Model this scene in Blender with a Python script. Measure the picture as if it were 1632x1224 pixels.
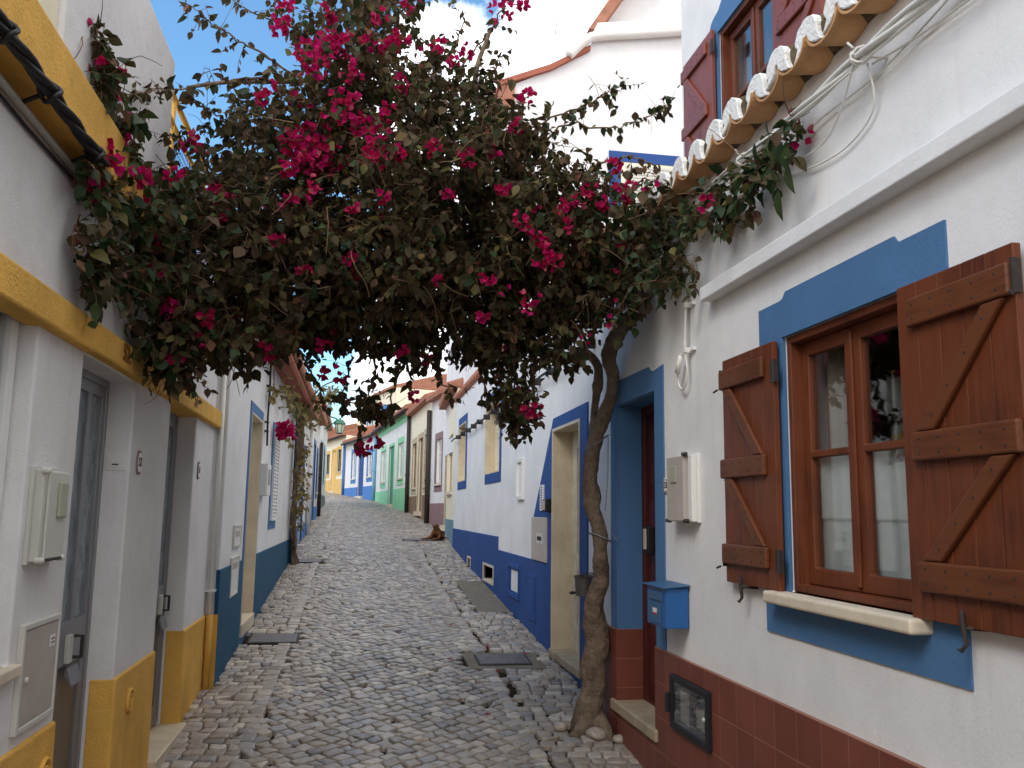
import bpy, bmesh, math, random
from mathutils import Vector, Matrix, noise
R=math.radians
for o in list(bpy.data.objects): bpy.data.objects.remove(o)
scn=bpy.context.scene
COL=scn.collection
# ------------------------------------------------------------ camera
cam=bpy.data.cameras.new('camera'); co=bpy.data.objects.new('camera',cam); COL.objects.link(co)
cam.sensor_width=36; cam.lens=1400/1632*36; cam.clip_start=.05; cam.clip_end=2000
yaw,pit,rol=R(9.87),R(8.309),R(.8)
fw=Vector((math.sin(yaw)*math.cos(pit),math.cos(yaw)*math.cos(pit),math.sin(pit)))
rt0=Vector((math.cos(yaw),-math.sin(yaw),0)); up0=rt0.cross(fw)
rt=rt0*math.cos(rol)+up0*math.sin(rol); up=up0*math.cos(rol)-rt0*math.sin(rol)
m=Matrix((rt,up,-fw)).transposed().to_4x4(); m.translation=(0,0,1.76); co.matrix_world=m
scn.camera=co
# ------------------------------------------------------------ sky and sun
SUN_EL,SUN_AZ=R(42),R(226)      # azimuth clockwise from +Y: behind the camera and to the left
w=bpy.data.worlds.new('World'); scn.world=w; w.use_nodes=True
nt=w.node_tree; nt.nodes.clear(); N=nt.nodes.new; LK=nt.links.new
out=N('ShaderNodeOutputWorld'); bg=N('ShaderNodeBackground'); sky=N('ShaderNodeTexSky')
sky.sky_type='NISHITA'; sky.sun_disc=False; sky.sun_elevation=SUN_EL; sky.sun_rotation=SUN_AZ
sky.air_density=1.0; sky.dust_density=.6; sky.ozone_density=1.5
tc=N('ShaderNodeTexCoord'); nz=N('ShaderNodeTexNoise'); nz.inputs['Scale'].default_value=3.4; nz.inputs['Detail'].default_value=8; nz.inputs['Roughness'].default_value=.55
LK(tc.outputs['Generated'],nz.inputs['Vector'])
sep=N('ShaderNodeSeparateXYZ'); LK(tc.outputs['Generated'],sep.inputs[0])
# clouds fill the right of the view and the lower sky
cx=N('ShaderNodeMath'); cx.operation='MAXIMUM'; LK(sep.outputs['X'],cx.inputs[0]); cx.inputs[1].default_value=-.2
mx=N('ShaderNodeMath'); mx.operation='MULTIPLY_ADD'; LK(cx.outputs[0],mx.inputs[0]); mx.inputs[1].default_value=1.35
LK(nz.outputs['Fac'],mx.inputs[2])
mz=N('ShaderNodeMath'); mz.operation='MULTIPLY_ADD'; LK(sep.outputs['Z'],mz.inputs[0]); mz.inputs[1].default_value=-.5; LK(mx.outputs[0],mz.inputs[2])
my=N('ShaderNodeMath'); my.operation='MULTIPLY_ADD'; LK(sep.outputs['Y'],my.inputs[0]); my.inputs[1].default_value=-.45; LK(mz.outputs[0],my.inputs[2]); ofs=N('ShaderNodeMath'); ofs.operation='ADD'; LK(my.outputs[0],ofs.inputs[0]); ofs.inputs[1].default_value=.075
rp=N('ShaderNodeValToRGB'); rp.color_ramp.elements[0].position=-.0 ; rp.color_ramp.elements[1].position=.05; LK(ofs.outputs[0],rp.inputs['Fac'])
mix=N('ShaderNodeMix'); mix.data_type='RGBA'; LK(rp.outputs['Color'],mix.inputs['Factor']); 
tint=N('ShaderNodeMix'); tint.data_type='RGBA'; tint.blend_type='MULTIPLY'; tint.inputs['Factor'].default_value=1; LK(sky.outputs[0],tint.inputs['A']); tint.inputs['B'].default_value=(1.4,1.95,2.1,1)
LK(tint.outputs['Result'],mix.inputs['A']); mix.inputs['B'].default_value=(15.5,15.6,16.0,1)
LK(mix.outputs['Result'],bg.inputs['Color']); bg.inputs['Strength'].default_value=.1; LK(bg.outputs[0],out.inputs[0])
sl=bpy.data.lights.new('sun','SUN'); sl.energy=.85; sl.angle=R(18); sl.color=(1,.96,.92)
so=bpy.data.objects.new('sun',sl); COL.objects.link(so)
sd=Vector((math.sin(SUN_AZ)*math.cos(SUN_EL),math.cos(SUN_AZ)*math.cos(SUN_EL),math.sin(SUN_EL)))
so.rotation_euler=sd.to_track_quat('Z','Y').to_euler(); so.location=(0,-5,12)
scn.view_settings.view_transform='Standard'; scn.view_settings.look='None'; scn.view_settings.exposure=0.42; scn.view_settings.gamma=1
scn.render.engine='CYCLES'; scn.cycles.max_bounces=8; scn.cycles.diffuse_bounces=5; scn.cycles.transparent_max_bounces=12

# ------------------------------------------------------------ ground profile
GP=[(-8,-.55),(0,-.08),(5.4,.28),(7,.41),(14.3,.91),(16.3,1.08),(25,1.63),(32,1.95),(48,2.79),(60,3.25),(95,4.4)]
def interp(T,v):
    if v<=T[0][0]: return T[0][1]
    for (a,b),(c,d) in zip(T,T[1:]):
        if v<=c: return b+(d-b)*(v-a)/(c-a)
    return T[-1][1]
def g(y): return interp(GP,y)

# ------------------------------------------------------------ materials
def srgb(r,g_,b):
    f=lambda c:(c/255/12.92) if c/255<=.04045 else ((c/255+.055)/1.055)**2.4
    return (f(r),f(g_),f(b),1)
MATS={}
def mat(name,col,rough=.8,spec=.3,bump=0,bscale=60,var=.08,vscale=3,metal=0,stain=0,bdist=.004,fine=0):
    if name in MATS: return MATS[name]
    m=bpy.data.materials.new(name); m.use_nodes=True; MATS[name]=m
    t=m.node_tree; p=t.nodes['Principled BSDF']; n=t.nodes.new; l=t.links.new
    p.inputs['Roughness'].default_value=rough; p.inputs['Specular IOR Level'].default_value=spec; p.inputs['Metallic'].default_value=metal
    geo=n('ShaderNodeNewGeometry')
    src=None
    if var>0:
        a=n('ShaderNodeTexNoise'); a.inputs['Scale'].default_value=vscale; a.inputs['Detail'].default_value=6; a.inputs['Roughness'].default_value=.65
        l(geo.outputs['Position'],a.inputs['Vector'])
        mr=n('ShaderNodeMapRange'); mr.inputs['From Min'].default_value=.3; mr.inputs['From Max'].default_value=.7
        mr.inputs['To Min'].default_value=1-var*1.6; mr.inputs['To Max'].default_value=1+var*.4; l(a.outputs['Fac'],mr.inputs['Value'])
        hs=n('ShaderNodeVectorMath'); hs.operation='SCALE'; hs.inputs[0].default_value=col[:3]; l(mr.outputs[0],hs.inputs['Scale'])
        src=hs.outputs[0]
        if stain>0:   # runs and grime with a shape of their own
            mp=n('ShaderNodeMapping'); mp.inputs['Scale'].default_value=(9,9,.9); l(geo.outputs['Position'],mp.inputs['Vector'])
            b=n('ShaderNodeTexNoise'); b.inputs['Scale'].default_value=1.1; b.inputs['Detail'].default_value=7; b.inputs['Roughness'].default_value=.7; l(mp.outputs[0],b.inputs['Vector'])
            r2=n('ShaderNodeMapRange'); r2.inputs['From Min'].default_value=.55; r2.inputs['From Max'].default_value=.8; r2.inputs['To Max'].default_value=stain; l(b.outputs['Fac'],r2.inputs['Value'])
            mm=n('ShaderNodeMix'); mm.data_type='RGBA'; l(r2.outputs[0],mm.inputs['Factor']); l(src,mm.inputs['A']); mm.inputs['B'].default_value=(col[0]*.45,col[1]*.42,col[2]*.38,1)
            src=mm.outputs['Result']
        l(src,p.inputs['Base Color'])
    else: p.inputs['Base Color'].default_value=col
    if bump>0:
        b=n('ShaderNodeTexNoise'); b.inputs['Scale'].default_value=bscale; b.inputs['Detail'].default_value=5; b.inputs['Roughness'].default_value=.6; l(geo.outputs['Position'],b.inputs['Vector'])
        b2=n('ShaderNodeTexNoise'); b2.inputs['Scale'].default_value=bscale*.08; b2.inputs['Detail'].default_value=3; l(geo.outputs['Position'],b2.inputs['Vector'])
        ad=n('ShaderNodeMath'); ad.operation='MULTIPLY_ADD'; l(b2.outputs['Fac'],ad.inputs[0]); ad.inputs[1].default_value=2.2; l(b.outputs['Fac'],ad.inputs[2])
        bp=n('ShaderNodeBump'); bp.inputs['Strength'].default_value=bump; bp.inputs['Distance'].default_value=bdist; l(ad.outputs[0],bp.inputs['Height']); l(bp.outputs[0],p.inputs['Normal'])
    return m
def wood(name,col,dark=.55,rough=.45,axis='Z'):
    if name in MATS: return MATS[name]
    m=bpy.data.materials.new(name); m.use_nodes=True; MATS[name]=m
    t=m.node_tree; p=t.nodes['Principled BSDF']; n=t.nodes.new; l=t.links.new
    geo=n('ShaderNodeNewGeometry'); mp=n('ShaderNodeMapping')
    mp.inputs['Scale'].default_value={'Z':(30,30,2.2),'Y':(30,2.2,30)}[axis]; l(geo.outputs['Position'],mp.inputs['Vector'])
    a=n('ShaderNodeTexNoise'); a.inputs['Scale'].default_value=1.6; a.inputs['Detail'].default_value=8; a.inputs['Roughness'].default_value=.65; a.inputs['Distortion'].default_value=.6; l(mp.outputs[0],a.inputs['Vector'])
    b=n('ShaderNodeTexNoise'); b.inputs['Scale'].default_value=5; b.inputs['Detail'].default_value=3; l(geo.outputs['Position'],b.inputs['Vector'])
    ad=n('ShaderNodeMath'); ad.operation='MULTIPLY_ADD'; l(b.outputs['Fac'],ad.inputs[0]); ad.inputs[1].default_value=.7; l(a.outputs['Fac'],ad.inputs[2])
    isl=n('ShaderNodeMath'); isl.operation='MULTIPLY_ADD'; l(geo.outputs['Random Per Island'],isl.inputs[0]); isl.inputs[1].default_value=.22; l(ad.outputs[0],isl.inputs[2])
    cr=n('ShaderNodeValToRGB'); e=cr.color_ramp.elements; e[0].position=.62; e[1].position=1.15 if False else 1.0
    e[0].color=(col[0]*dark,col[1]*dark,col[2]*dark,1); e[1].color=col; l(isl.outputs[0],cr.inputs['Fac'])
    wn_=n('ShaderNodeTexNoise'); wn_.inputs['Scale'].default_value=.55; wn_.inputs['Detail'].default_value=9; wn_.inputs['Roughness'].default_value=.75; l(mp.outputs[0],wn_.inputs['Vector'])
    wr=n('ShaderNodeMapRange'); wr.inputs['From Min'].default_value=.66; wr.inputs['From Max'].default_value=.74; wr.inputs['To Max'].default_value=.45; l(wn_.outputs['Fac'],wr.inputs['Value'])
    wm=n('ShaderNodeMix'); wm.data_type='RGBA'; l(wr.outputs[0],wm.inputs['Factor']); l(cr.outputs[0],wm.inputs['A']); wm.inputs['B'].default_value=(col[0]*1.3+.1,col[1]*1.3+.1,col[2]*1.3+.09,1)   # worn varnish
    l(wm.outputs['Result'],p.inputs['Base Color'])
    p.inputs['Roughness'].default_value=rough; p.inputs['Specular IOR Level'].default_value=.35
    bp=n('ShaderNodeBump'); bp.inputs['Strength'].default_value=.35; bp.inputs['Distance'].default_value=.0015; l(a.outputs['Fac'],bp.inputs['Height']); l(bp.outputs[0],p.inputs['Normal'])
    return m
WHITE=mat('white_plaster',srgb(231,230,228),.9,.2,.35,75,.08,1.6,stain=.2,bdist=.006)
WHITE_ROUGH=mat('rough_white_plaster',srgb(230,228,226),.92,.2,.5,110,.09,1.6,stain=.24,bdist=.006)
WHITE_SHINY=mat('white_paint',srgb(235,234,230),.5,.4,.1,40,.03)
YELLOW=mat('yellow_paint',srgb(236,184,92),.9,.2,.9,95,.16,2.6,stain=.28,bdist=.006)
CREAM=mat('cream_paint',srgb(236,228,202),.88,.2,.4,80,.06,stain=.1)
BLUE=mat('steel_blue_paint',srgb(78,118,160),.75,.3,.5,80,.06,3,stain=.08,bdist=.005)
DBLUE=mat('deep_blue_paint',srgb(42,78,140),.7,.3,.4,80,.09,2,stain=.12,bdist=.005)
TEAL=mat('dark_teal_paint',srgb(30,84,116),.75,.3,.5,80,.12,2.5,stain=.1)
SKYBLUE=mat('bright_blue_paint',srgb(80,130,192),.75,.3,.3,80,.07)
AQUA=mat('pale_aqua_paint',srgb(120,178,205),.75,.3,.3,80,.07)
GREEN=mat('mint_green_paint',srgb(150,214,168),.75,.3,.3,80,.07)
DGREEN=mat('door_green_paint',srgb(40,130,85),.55,.4,.1,50,.06)
DADOYEL=mat('ochre_dado_paint',srgb(222,184,112),.85,.2,.3,80,.08)
MAUVE=mat('mauve_paint',srgb(150,122,122),.85,.2,.3,80,.08)
GREYBLUE=mat('grey_blue_paint',srgb(122,150,164),.85,.2,.4,50,.1,stain=.2)
STONEF=mat('limestone_trim',srgb(196,180,150),.8,.3,.5,50,.15,6,stain=.3)
BROWN=mat('brown_marble_dado',srgb(140,108,80),.6,.4,.3,40,.25,5)
MARBLE=mat('cream_marble',srgb(214,198,170),.5,.4,.15,40,.14,4,stain=.35)
SILL=mat('pale_stone_sill',srgb(222,208,184),.6,.35,.3,60,.12,7,stain=.4)
ALU=mat('grey_aluminium',srgb(150,150,152),.42,.5,0,40,.05,metal=.55)
ALUD=mat('dark_aluminium_panel',srgb(122,120,118),.38,.5,0,40,.05,metal=.5)
BLACK=mat('black_metal',srgb(30,30,32),.5,.4,.2,50,.1)
IRON=mat('dark_iron',srgb(58,52,48),.7,.4,.5,90,.2,30)
PLAST=mat('grey_plastic',srgb(206,204,194),.55,.4,0,40,.05,stain=.15)
PLASTD=mat('pale_green_plastic',srgb(170,172,150),.5,.4,0,40,.05)
WPLAST=mat('white_plastic',srgb(232,230,224),.45,.4,0,40,.03)
METER=mat('grey_meter_door',srgb(186,176,166),.6,.35,.1,40,.1,5,stain=.2)
TERRA=mat('terracotta',srgb(170,118,96),.85,.2,.5,60,.2,6)
TERRAR=mat('terracotta_soffit_paint',srgb(164,100,82),.85,.2,.3,60,.08,6)
OCHRE=mat('ochre_roof_tile',srgb(196,150,104),.8,.25,.35,45,.14,7,stain=.25)
LICHEN=mat('lichen_tile',srgb(112,96,74),.95,.1,1,40,.45,22,bdist=.01)
MORTAR=mat('white_lime_mortar',srgb(238,237,232),.95,.15,1,60,.07,8,bdist=.01)
CABLE=mat('white_cable',srgb(220,218,210),.6,.35,.1,60,.08,12)
CABLEB=mat('black_cable',srgb(34,32,34),.55,.4,.3,60,.1)
STEELC=mat('cast_iron_cover',srgb(112,108,108),.5,.5,.8,60,.18,9,metal=.4)
CEMENT=mat('cement',srgb(128,120,106),.95,.15,.9,50,.14,6,stain=.2)
DIRT=mat('joint_dirt',srgb(58,48,38),1,.05,1,50,.3,8,bdist=.01)
STEPM=mat('worn_door_step',srgb(176,160,134),.7,.3,.3,60,.16,7,stain=.5)
BARK=mat('bark',srgb(136,118,100),.92,.15,1,38,.32,14,bdist=.02)
TWIG=mat('twig_bark',srgb(120,98,76),.9,.1,0,40,.2,14)
TWINE=mat('grey_twine',srgb(140,142,140),.7,.3)
POT=mat('dull_tin',srgb(92,88,84),.6,.4,.4,40,.2,20,metal=.3)
MAIL=mat('mailbox_blue',srgb(36,94,156),.42,.45,.15,30,.05,5)
MAILD=mat('mailbox_blue_grey',srgb(58,98,136),.5,.4,.1,30,.05,5)
RED=mat('red_print',srgb(200,50,40),.5); INK=mat('dark_ink',srgb(40,40,44),.6); GOLD=mat('gilt_number',srgb(150,104,36),.55,.4,0,40,.1,metal=.2)
DARK=mat('dark_interior',srgb(40,36,34),.95,.1)
DRAPE=mat('beige_drape',srgb(150,136,118),.95,.1,.4,120,.1,18)
WOOD=wood('varnished_wood',srgb(110,58,34),.42)
WOODH=wood('varnished_wood_rail',srgb(106,60,34),.42,axis='Y')
WOODD=wood('mahogany',srgb(84,36,32),.6)
ODOOR=mat('weathered_cream_door',srgb(206,200,178),.6,.35,.3,40,.2,10,stain=.5)
REDWOOD=wood('red_wood',srgb(132,72,58),.6)
def tile_dado():
    m=bpy.data.materials.new('terracotta_wall_tiles'); m.use_nodes=True
    t=m.node_tree; p=t.nodes['Principled BSDF']; n=t.nodes.new; l=t.links.new
    geo=n('ShaderNodeNewGeometry'); s=n('ShaderNodeSeparateXYZ'); l(geo.outputs['Position'],s.inputs[0])
    xy=n('ShaderNodeMath'); xy.operation='ADD'; l(s.outputs['X'],xy.inputs[0]); l(s.outputs['Y'],xy.inputs[1])
    c=n('ShaderNodeCombineXYZ'); l(xy.outputs[0],c.inputs[0]); l(s.outputs['Z'],c.inputs[1])
    mp=n('ShaderNodeMapping'); mp.inputs['Location'].default_value=(-1.76+.04,-.06,0); l(c.outputs[0],mp.inputs['Vector'])
    br=n('ShaderNodeTexBrick'); br.offset=0; br.inputs['Scale'].default_value=1; br.inputs['Brick Width'].default_value=.188; br.inputs['Row Height'].default_value=.188; br.inputs['Mortar Size'].default_value=.0022; br.inputs['Mortar Smooth'].default_value=.2
    br.inputs['Color1'].default_value=srgb(124,68,54); br.inputs['Color2'].default_value=srgb(112,60,48); br.inputs['Mortar'].default_value=srgb(150,104,84); br.inputs['Bias'].default_value=0
    l(mp.outputs[0],br.inputs['Vector'])
    a=n('ShaderNodeTexNoise'); a.inputs['Scale'].default_value=5; a.inputs['Detail'].default_value=6; l(geo.outputs['Position'],a.inputs['Vector'])
    mr=n('ShaderNodeMapRange'); mr.inputs['To Min'].default_value=.75; mr.inputs['To Max'].default_value=1.2; l(a.outputs['Fac'],mr.inputs['Value'])
    v=n('ShaderNodeVectorMath'); v.operation='SCALE'; l(br.outputs['Color'],v.inputs[0]); l(mr.outputs[0],v.inputs['Scale']); l(v.outputs[0],p.inputs['Base Color'])
    p.inputs['Roughness'].default_value=.5; p.inputs['Specular IOR Level'].default_value=.35
    bp=n('ShaderNodeBump'); bp.invert=True; bp.inputs['Strength'].default_value=.6; bp.inputs['Distance'].default_value=.003; l(br.outputs['Fac'],bp.inputs['Height']); l(bp.outputs[0],p.inputs['Normal'])
    return m
TILE=tile_dado()
def glass(name,tr=.8,col=(.9,.93,.93,1)):
    m=bpy.data.materials.new(name); m.use_nodes=True; t=m.node_tree; t.nodes.clear(); n=t.nodes.new; l=t.links.new
    o=n('ShaderNodeOutputMaterial'); a=n('ShaderNodeBsdfTransparent'); a.inputs[0].default_value=col; b=n('ShaderNodeBsdfGlossy'); b.inputs['Roughness'].default_value=.02
    f=n('ShaderNodeFresnel'); gg=n('ShaderNodeNewGeometry'); io=n('ShaderNodeMath'); io.operation='MULTIPLY_ADD'; l(gg.outputs['Backfacing'],io.inputs[0]); io.inputs[1].default_value=1/1.5-1.5; io.inputs[2].default_value=1.5; l(io.outputs[0],f.inputs['IOR']); mu=n('ShaderNodeMath'); mu.operation='MULTIPLY_ADD'; l(f.outputs[0],mu.inputs[0]); mu.inputs[1].default_value=1.6; mu.inputs[2].default_value=.04; mu.use_clamp=True
    x=n('ShaderNodeMixShader'); l(mu.outputs[0],x.inputs[0]); l(a.outputs[0],x.inputs[1]); l(b.outputs[0],x.inputs[2]); l(x.outputs[0],o.inputs[0]); return m
GLASS=glass('window_glass')
def frosted():
    m=mat('patterned_glass',srgb(128,140,144),.22,.6,0,40,0); m=m; t=m.node_tree; p=t.nodes['Principled BSDF']; n=t.nodes.new; l=t.links.new
    geo=n('ShaderNodeNewGeometry'); s=n('ShaderNodeSeparateXYZ'); l(geo.outputs['Position'],s.inputs[0]); c=n('ShaderNodeCombineXYZ'); l(s.outputs['Z'],c.inputs[0]); l(s.outputs['Y'],c.inputs[1])
    br=n('ShaderNodeTexBrick'); br.inputs['Scale'].default_value=1; br.inputs['Brick Width'].default_value=.07; br.inputs['Row Height'].default_value=.022; br.inputs['Mortar Size'].default_value=.001
    br.inputs['Color1'].default_value=srgb(96,106,110); br.inputs['Color2'].default_value=srgb(142,154,158); br.inputs['Mortar'].default_value=srgb(100,110,115); l(c.outputs[0],br.inputs['Vector']); l(br.outputs['Color'],p.inputs['Base Color'])
    bp=n('ShaderNodeBump'); bp.inputs['Strength'].default_value=.4; bp.inputs['Distance'].default_value=.002; l(br.outputs['Color'],bp.inputs['Height']); l(bp.outputs[0],p.inputs['Normal'])
    return m
FROST=frosted()
def island_mat(name,stops,rough=.6,trans=.3,spec=.3,bump=0,bscale=60,noise_v=0):
    m=bpy.data.materials.new(name); m.use_nodes=True; t=m.node_tree; p=t.nodes['Principled BSDF']; n=t.nodes.new; l=t.links.new
    geo=n('ShaderNodeNewGeometry'); cr=n('ShaderNodeValToRGB'); e=cr.color_ramp.elements
    while len(e)<len(stops): e.new(.5)
    for i,(ps,c) in enumerate(stops): e[i].position=ps; e[i].color=c
    l(geo.outputs['Random Per Island'],cr.inputs['Fac']); colo=cr.outputs[0]
    if noise_v:
        a=n('ShaderNodeTexNoise'); a.inputs['Scale'].default_value=28; a.inputs['Detail'].default_value=6; l(geo.outputs['Position'],a.inputs['Vector'])
        mr=n('ShaderNodeMapRange'); mr.inputs['From Min'].default_value=.25; mr.inputs['From Max'].default_value=.75; mr.inputs['To Min'].default_value=1-noise_v; mr.inputs['To Max'].default_value=1+noise_v; l(a.outputs['Fac'],mr.inputs['Value'])
        v=n('ShaderNodeVectorMath'); v.operation='SCALE'; l(colo,v.inputs[0]); l(mr.outputs[0],v.inputs['Scale']); colo=v.outputs[0]
    l(colo,p.inputs['Base Color']); p.inputs['Roughness'].default_value=rough; p.inputs['Specular IOR Level'].default_value=spec
    if bump:
        b=n('ShaderNodeTexNoise'); b.inputs['Scale'].default_value=bscale; b.inputs['Detail'].default_value=6; l(geo.outputs['Position'],b.inputs['Vector'])
        bp=n('ShaderNodeBump'); bp.inputs['Strength'].default_value=bump; bp.inputs['Distance'].default_value=.006; l(b.outputs['Fac'],bp.inputs['Height']); l(bp.outputs[0],p.inputs['Normal'])
    if trans>0:
        tr=n('ShaderNodeBsdfTranslucent'); l(colo,tr.inputs[0]); x=n('ShaderNodeMixShader'); x.inputs[0].default_value=trans
        o=[q for q in t.nodes if q.type=='OUTPUT_MATERIAL'][0]; l(p.outputs[0],x.inputs[1]); l(tr.outputs[0],x.inputs[2]); l(x.outputs[0],o.inputs[0])
    return m
LACE=island_mat('white_lace',[(0,srgb(246,245,240)),(1,srgb(246,245,240))],.95,.3,.1,.5,150,.06)
LEAF=island_mat('bougainvillea_leaf',[(0,srgb(50,48,30)),(.25,srgb(84,74,50)),(.45,srgb(66,62,38)),(.65,srgb(96,78,56)),(.8,srgb(72,52,40)),(.93,srgb(108,104,58)),(1,srgb(126,82,64))],.6,.28,.18)
LEAFG=island_mat('ivy_leaf',[(0,srgb(38,56,32)),(.5,srgb(52,70,40)),(1,srgb(76,86,50))],.55,.25,.25)
LEAFDRY=island_mat('dry_vine_leaf',[(0,srgb(120,112,66)),(.5,srgb(156,136,86)),(1,srgb(92,98,56))],.6,.3,.3)
BRACT=island_mat('magenta_bract',[(0,srgb(168,16,76)),(.3,srgb(206,26,112)),(.6,srgb(142,14,56)),(.92,srgb(190,30,80)),(1,srgb(200,110,120))],.6,.45,.2)
STONE=island_mat('limestone_cobbles',[(0,srgb(128,118,108)),(.3,srgb(168,156,142)),(.5,srgb(142,130,116)),(.72,srgb(190,178,162)),(.85,srgb(150,146,142)),(1,srgb(116,110,104))],.43,0,.5,.7,42,.28)
FUR=mat('ginger_fur',srgb(126,84,56),.9,.1,1,70,.3,12,bdist=.01)
FURD=mat('dark_fur',srgb(64,40,32),.9,.1)
GREENLAMP=mat('green_lamp_paint',srgb(52,104,84),.5,.4)
LAMPGL=mat('milky_lamp_glass',srgb(214,216,196),.3,.4)

# ------------------------------------------------------------ mesh helpers
class Fr:
    def __init__(s,o,U,Nn): s.o=Vector(o); s.U=Vector(U).normalized(); s.N=Vector(Nn).normalized()
    def p(s,u,z,d=0): return s.o+s.U*u+s.N*d+Vector((0,0,z))
FL=Fr((-1.1,0,0),(0,1,0),(1,0,0)); FL2=Fr((-1.02,0,0),(0,1,0),(1,0,0))
FR=Fr((1.76,0,0),(0,1,0),(-1,0,0)); FR2=Fr((1.815,0,0),(0,1,0),(-1,0,0)); FRU=Fr((2.3,0,0),(0,1,0),(-1,0,0))
def fr_pts(a,b,side):   # facade from point a to b; side=+1: outward normal is left of a->b
    a=Vector((a[0],a[1],0)); b=Vector((b[0],b[1],0)); U=(b-a).normalized(); n_=Vector((-U.y,U.x,0))*side
    f=Fr(a,U,n_); f.L=(b-a).length; return f
ORG={}
class MB:
    def __init__(s): s.b=bmesh.new()
    def V(s,p): return s.b.verts.new(p)
    def F(s,vs):
        try: return s.b.faces.new(vs)
        except ValueError: return None
    def box(s,f,u0,u1,z0,z1,d0,d1):
        v=[s.V(f.p(u,z,d)) for u in (u0,u1) for z in (z0,z1) for d in (d0,d1)]
        for q in ((0,1,3,2),(4,6,7,5),(0,4,5,1),(2,3,7,6),(0,2,6,4),(1,5,7,3)): s.F([v[i] for i in q])
        return s
    def wbox(s,x0,x1,y0,y1,z0,z1): return s.box(Fr((0,0,0),(1,0,0),(0,1,0)),x0,x1,z0,z1,y0,y1)
    def prism(s,f,pts,d0,d1):
        a=[s.V(f.p(u,z,d0)) for u,z in pts]; c=[s.V(f.p(u,z,d1)) for u,z in pts]; k=len(pts)
        s.F(a[::-1]); s.F(c)
        for i in range(k): s.F([a[i],a[(i+1)%k],c[(i+1)%k],c[i]])
        return s
    def slab(s,f,u0,u1,z0,z1,d0,d1,holes=(),us=(),zs=()):
        U=sorted({u0,u1,*[min(max(h[i],u0),u1) for h in holes for i in (0,1)],*us}); Z=sorted({z0,z1,*[min(max(h[i],z0),z1) for h in holes for i in (2,3)],*zs})
        solid={}
        for i in range(len(U)-1):
            for j in range(len(Z)-1):
                cu,cz=(U[i]+U[i+1])/2,(Z[j]+Z[j+1])/2
                solid[i,j]=not any(h[0]<cu<h[1] and h[2]<cz<h[3] for h in holes)
        vt={}
        def v(i,j,k):
            if (i,j,k) not in vt: vt[i,j,k]=s.V(f.p(U[i],Z[j],(d0,d1)[k]))
            return vt[i,j,k]
        for (i,j),on in solid.items():
            if not on: continue
            s.F([v(i,j,1),v(i+1,j,1),v(i+1,j+1,1),v(i,j+1,1)]); s.F([v(i,j,0),v(i,j+1,0),v(i+1,j+1,0),v(i+1,j,0)])
            for di,dj,a,b in ((-1,0,(i,j),(i,j+1)),(1,0,(i+1,j),(i+1,j+1)),(0,-1,(i,j),(i+1,j)),(0,1,(i,j+1),(i+1,j+1))):
                if not solid.get((i+di,j+dj),False): s.F([v(*a,0),v(*b,0),v(*b,1),v(*a,1)])
        return s
    def ring(s,f,u0,u1,z0,z1,w,d0,d1,ws=None):
        a=ws or (w,w,w,w)   # left,right,bottom,top
        return s.slab(f,u0,u1,z0,z1,d0,d1,[(u0+a[0],u1-a[1],z0+a[2],z1-a[3])])
    def tube(s,pts,r,seg=8,cap=True):
        pts=[Vector(p) for p in pts]; n_=len(pts); rs=r if isinstance(r,(list,tuple)) else [r]*n_
        rings=[]; ref=None
        for i,p in enumerate(pts):
            t=(pts[min(i+1,n_-1)]-pts[max(i-1,0)]).normalized()
            if ref is None: ref=t.orthogonal().normalized()
            ref=(ref-t*ref.dot(t))
            ref=ref.normalized() if ref.length>1e-6 else t.orthogonal().normalized()
            bi=t.cross(ref)
            rings.append([s.V(p+(ref*math.cos(6.28319*k/seg)+bi*math.sin(6.28319*k/seg))*rs[i]) for k in range(seg)])
        for a,b in zip(rings,rings[1:]):
            for k in range(seg): s.F([a[k],a[(k+1)%seg],b[(k+1)%seg],b[k]])
        if cap: s.F(rings[0][::-1]); s.F(rings[-1])
        return s
    def lathe(s,c,prof,seg=16,axis=(0,0,1)):
        ax=Vector(axis).normalized(); a=ax.orthogonal().normalized(); b=ax.cross(a); c=Vector(c); rr=[]
        for r,h in prof: rr.append([s.V(c+ax*h+(a*math.cos(6.28319*k/seg)+b*math.sin(6.28319*k/seg))*max(r,1e-4)) for k in range(seg)])
        for p,q in zip(rr,rr[1:]):
            for k in range(seg): s.F([p[k],p[(k+1)%seg],q[(k+1)%seg],q[k]])
        s.F(rr[0][::-1]); s.F(rr[-1]); return s
    def build(s,name,m,parent=None,bevel=0,smooth=False,seg=2,label=None,cat=None,group=None,kind=None,recalc=True):
        if recalc: bmesh.ops.recalc_face_normals(s.b,faces=s.b.faces)
        if parent is not None: o0=ORG[parent.name]
        else:
            xs=[v.co for v in s.b.verts]; o0=Vector((sum(v.x for v in xs)/len(xs),sum(v.y for v in xs)/len(xs),min(v.z for v in xs)))
        bmesh.ops.translate(s.b,verts=s.b.verts,vec=-o0)
        me=bpy.data.meshes.new(name); s.b.to_mesh(me); s.b.free()
        if m: me.materials.append(m)
        if smooth:
            for p in me.polygons: p.use_smooth=True
        o=bpy.data.objects.new(name,me); COL.objects.link(o); ORG[o.name]=o0
        if parent is not None: o.parent=parent
        else: o.location=o0
        if bevel:
            b=o.modifiers.new('bevel','BEVEL'); b.width=bevel; b.segments=seg; b.limit_method='ANGLE'; b.angle_limit=R(40)
        tag(o,label,cat,group,kind); return o
def tag(o,label=None,cat=None,group=None,kind=None):
    if label: o['label']=label
    if cat: o['category']=cat
    if group: o['group']=group
    if kind: o['kind']=kind
    return o
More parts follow.
